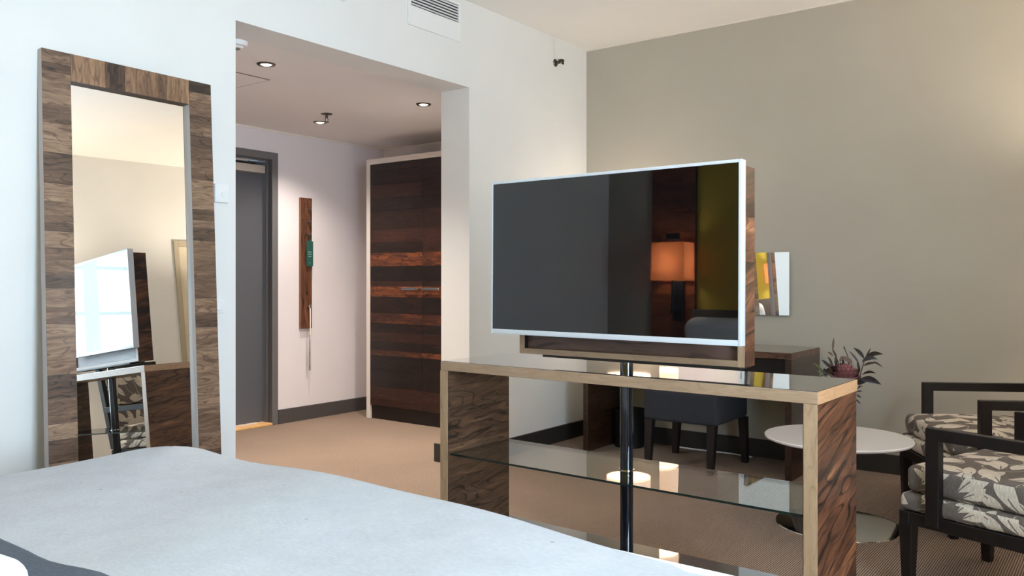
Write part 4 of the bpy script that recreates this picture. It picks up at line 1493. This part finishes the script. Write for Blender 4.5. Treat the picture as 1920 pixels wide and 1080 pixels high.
# ------------------------------------------------------------------ bed
BX1, BY0, BY1, BZ = 1.665, 0.56, 2.735, 0.58
bed = thing('bed', 'wide bed covered with a pale grey wool blanket in the foreground', 'bed', ((XW + 0.06 + BX1) / 2, (BY0 + BY1) / 2, 0))
bx = (BX1 - (XW + 0.06)) / 2
by = (BY1 - BY0) / 2
soft('bed_base', (2 * bx - 0.10, 2 * by - 0.10, 0.26), 0.02, M_BEDBASE, bed, loc=(0, 0, 0.05))
for sx in (-1, 1):
    for sy in (-1, 1):
        cyl('leg', (sx * (bx - 0.15), sy * (by - 0.15), 0), (sx * (bx - 0.15), sy * (by - 0.15), 0.06), 0.025, M_BLACK, bed)
soft('mattress', (2 * bx - 0.05, 2 * by - 0.05, 0.25), 0.05, M_LINEN, bed, loc=(0, 0, 0.31))
BLX = 0.725 - (XW + 0.06 + BX1) / 2       # where the blanket ends, local x


def wrinkle(x, y, z):
    Yw_ = y + (BY0 + BY1) / 2
    if x > 0 and Yw_ < 1.6:                     # the foot edge falls back a little towards the window side
        x -= 0.125 * (1.6 - Yw_) ** 2 * (x / ((BX1 - 0.725) / 2))
    RC = 0.21                                   # soft plan rounding of the foot corners
    dx_, dy_ = x - ((BX1 - 0.725) / 2 - RC), abs(y) - ((BY1 - BY0) / 2 - RC)
    if dx_ > 0 and dy_ > 0:
        f_ = max(dx_, dy_) / math.hypot(dx_, dy_)
        x -= dx_ * (1 - f_)
        y -= math.copysign(dy_ * (1 - f_), y)
    if z > 0.2:
        t = (x * 2.1 + 0.7 * math.sin(y * 2.3))
        z += 0.006 * math.sin(5.1 * y + 1.3 * math.sin(3.7 * x)) * math.sin(3.1 * x + 0.6) + 0.004 * math.sin(9 * y - 5 * x + 1.0)
    return x, y, z


bl_len = bx - BLX
bm = bmesh.new()
bm_soft(bm, (bl_len, 2 * by, 0.36), 0.055, 5, 30, 0.0, wrinkle)
bkt = finish('blanket', bm, M_BLANKET, bed, angle=80, loc=(BLX + bl_len / 2, 0, BZ - 0.36))
# slate coloured turned edge of the blanket
bm = bmesh.new()
rows = []
for i in range(41):
    y = -by + 0.01 + (2 * by - 0.02) * i / 40
    wob = 0.010 * math.sin(i * .45) + 0.006 * math.sin(i * 1.1)
    row = []
    for (dx, z) in ((-0.115, 0.567), (-0.10, 0.581), (-0.04, 0.586), (0.02, 0.588), (0.034, 0.583), (0.036, 0.575)):
        row.append(bm.verts.new((BLX + 0.03 + dx + wob, y, z + 0.004 * math.sin(i * .7 + dx * 20) + 0.004)))
    rows.append(row)
for a_, b_ in zip(rows, rows[1:]):
    for i in range(5):
        bm.faces.new((a_[i], a_[i + 1], b_[i + 1], b_[i]))
finish('blanket_border', bm, M_BANDFAB, bed, angle=80)
# folded white duvets, one on each side of the bed
for ylo, yhi in ((BY0 + 0.05, 1.46), (1.56, BY1 - 0.05)):
    yc = (ylo + yhi) / 2 - (BY0 + BY1) / 2
    soft('duvet', (0.66, yhi - ylo, 0.095), 0.045, M_LINEN, bed, loc=(0.34 - (XW + 0.06 + BX1) / 2, yc, 0.562), crown=0.03, mid=10,
         noise=lambda x, y, z: (x + 0.006 * math.sin(7 * y), y, z + 0.005 * math.sin(11 * y + 4 * x)))
hbd = box('headboard', (-bx - 0.055, -by - 0.02, 0.10), (-bx - 0.005, by - 0.17, 1.00), M_HEADB, bed, 0.012, 2)
for yy in (-0.52, 0.50):
    p = soft('pillow', (0.36, 0.72, 0.17), 0.078, M_LINEN, None, crown=0.03)
    p.location = (-0.150, (BY0 + BY1) / 2 + yy - 0.02, 0.752)
    p.rotation_euler = (0, R(-72), 0)
    tag(p, 'plump white pillow at the head of the bed on the %s side' % ('window' if yy < 0 else 'mirror wall'), 'pillow', 'bed pillows')

# bedside wood panel and lamp, seen as reflections in the television
wp = thing('wall_panel', 'upright dark rosewood panel on the wall behind the bedside lamp', 'wall panel', (XW, 2.725, 0))
pb = box('panel', (0, -0.17, 0.02), (0.024, 0.17, 2.50), M_DARKWOOD, wp)
zz = [0.02 + 0.155 * i for i in range(17)]
for za, zb_ in zip(zz, zz[1:]):
    strip(pb, (0.024, -0.17, za), (0.0265, 0.17, zb_ - 0.0004), W_Y, random.uniform(.55, .95))
blp = thing('bedside_lamp', 'bedside wall lamp with a square glowing orange shade', 'lamp', (XW + 0.0265, 2.672, 0.92))
box('wall_plate', (0.0, -0.04, 0.0), (0.022, 0.04, 0.30), M_BLACK, blp, 0.003, 1)
bm = bmesh.new()
bm_cyl(bm, (0.10, 0, 0.05), (0.10, 0, 0.60), 0.007, n=12)
bm_box(bm, (0.02, -0.012, 0.05), (0.11, 0.012, 0.07))
bm_box(bm, (0.08, -0.045, 0.555), (0.12, 0.045, 0.60))
finish('stem', bm, M_BLACK, blp)
bm = bmesh.new()
s0, s1, zb0, zb1 = 1.0, 0.97, 0.275, 0.535
q = [[bm.verts.new((0.10 + sx * s * 0.08, sy * s * 0.126, z)) for sx, sy in ((-1, -1), (1, -1), (1, 1), (-1, 1))] for s, z in ((s0, zb0), (s1, zb1), (s1 - .03, zb1), (s0 - .03, zb0))]
for a_, b_ in zip(q, q[1:] + q[:1]):
    for i in range(4):
        bm.faces.new((a_[i], a_[(i + 1) % 4], b_[(i + 1) % 4], b_[i]))
finish('lamp_shade', bm, M_SHADEBED, blp, smooth=False)
o = bulb('bulb', blp, 0.40, P_BED, 0.05)
o.location.x = 0.10
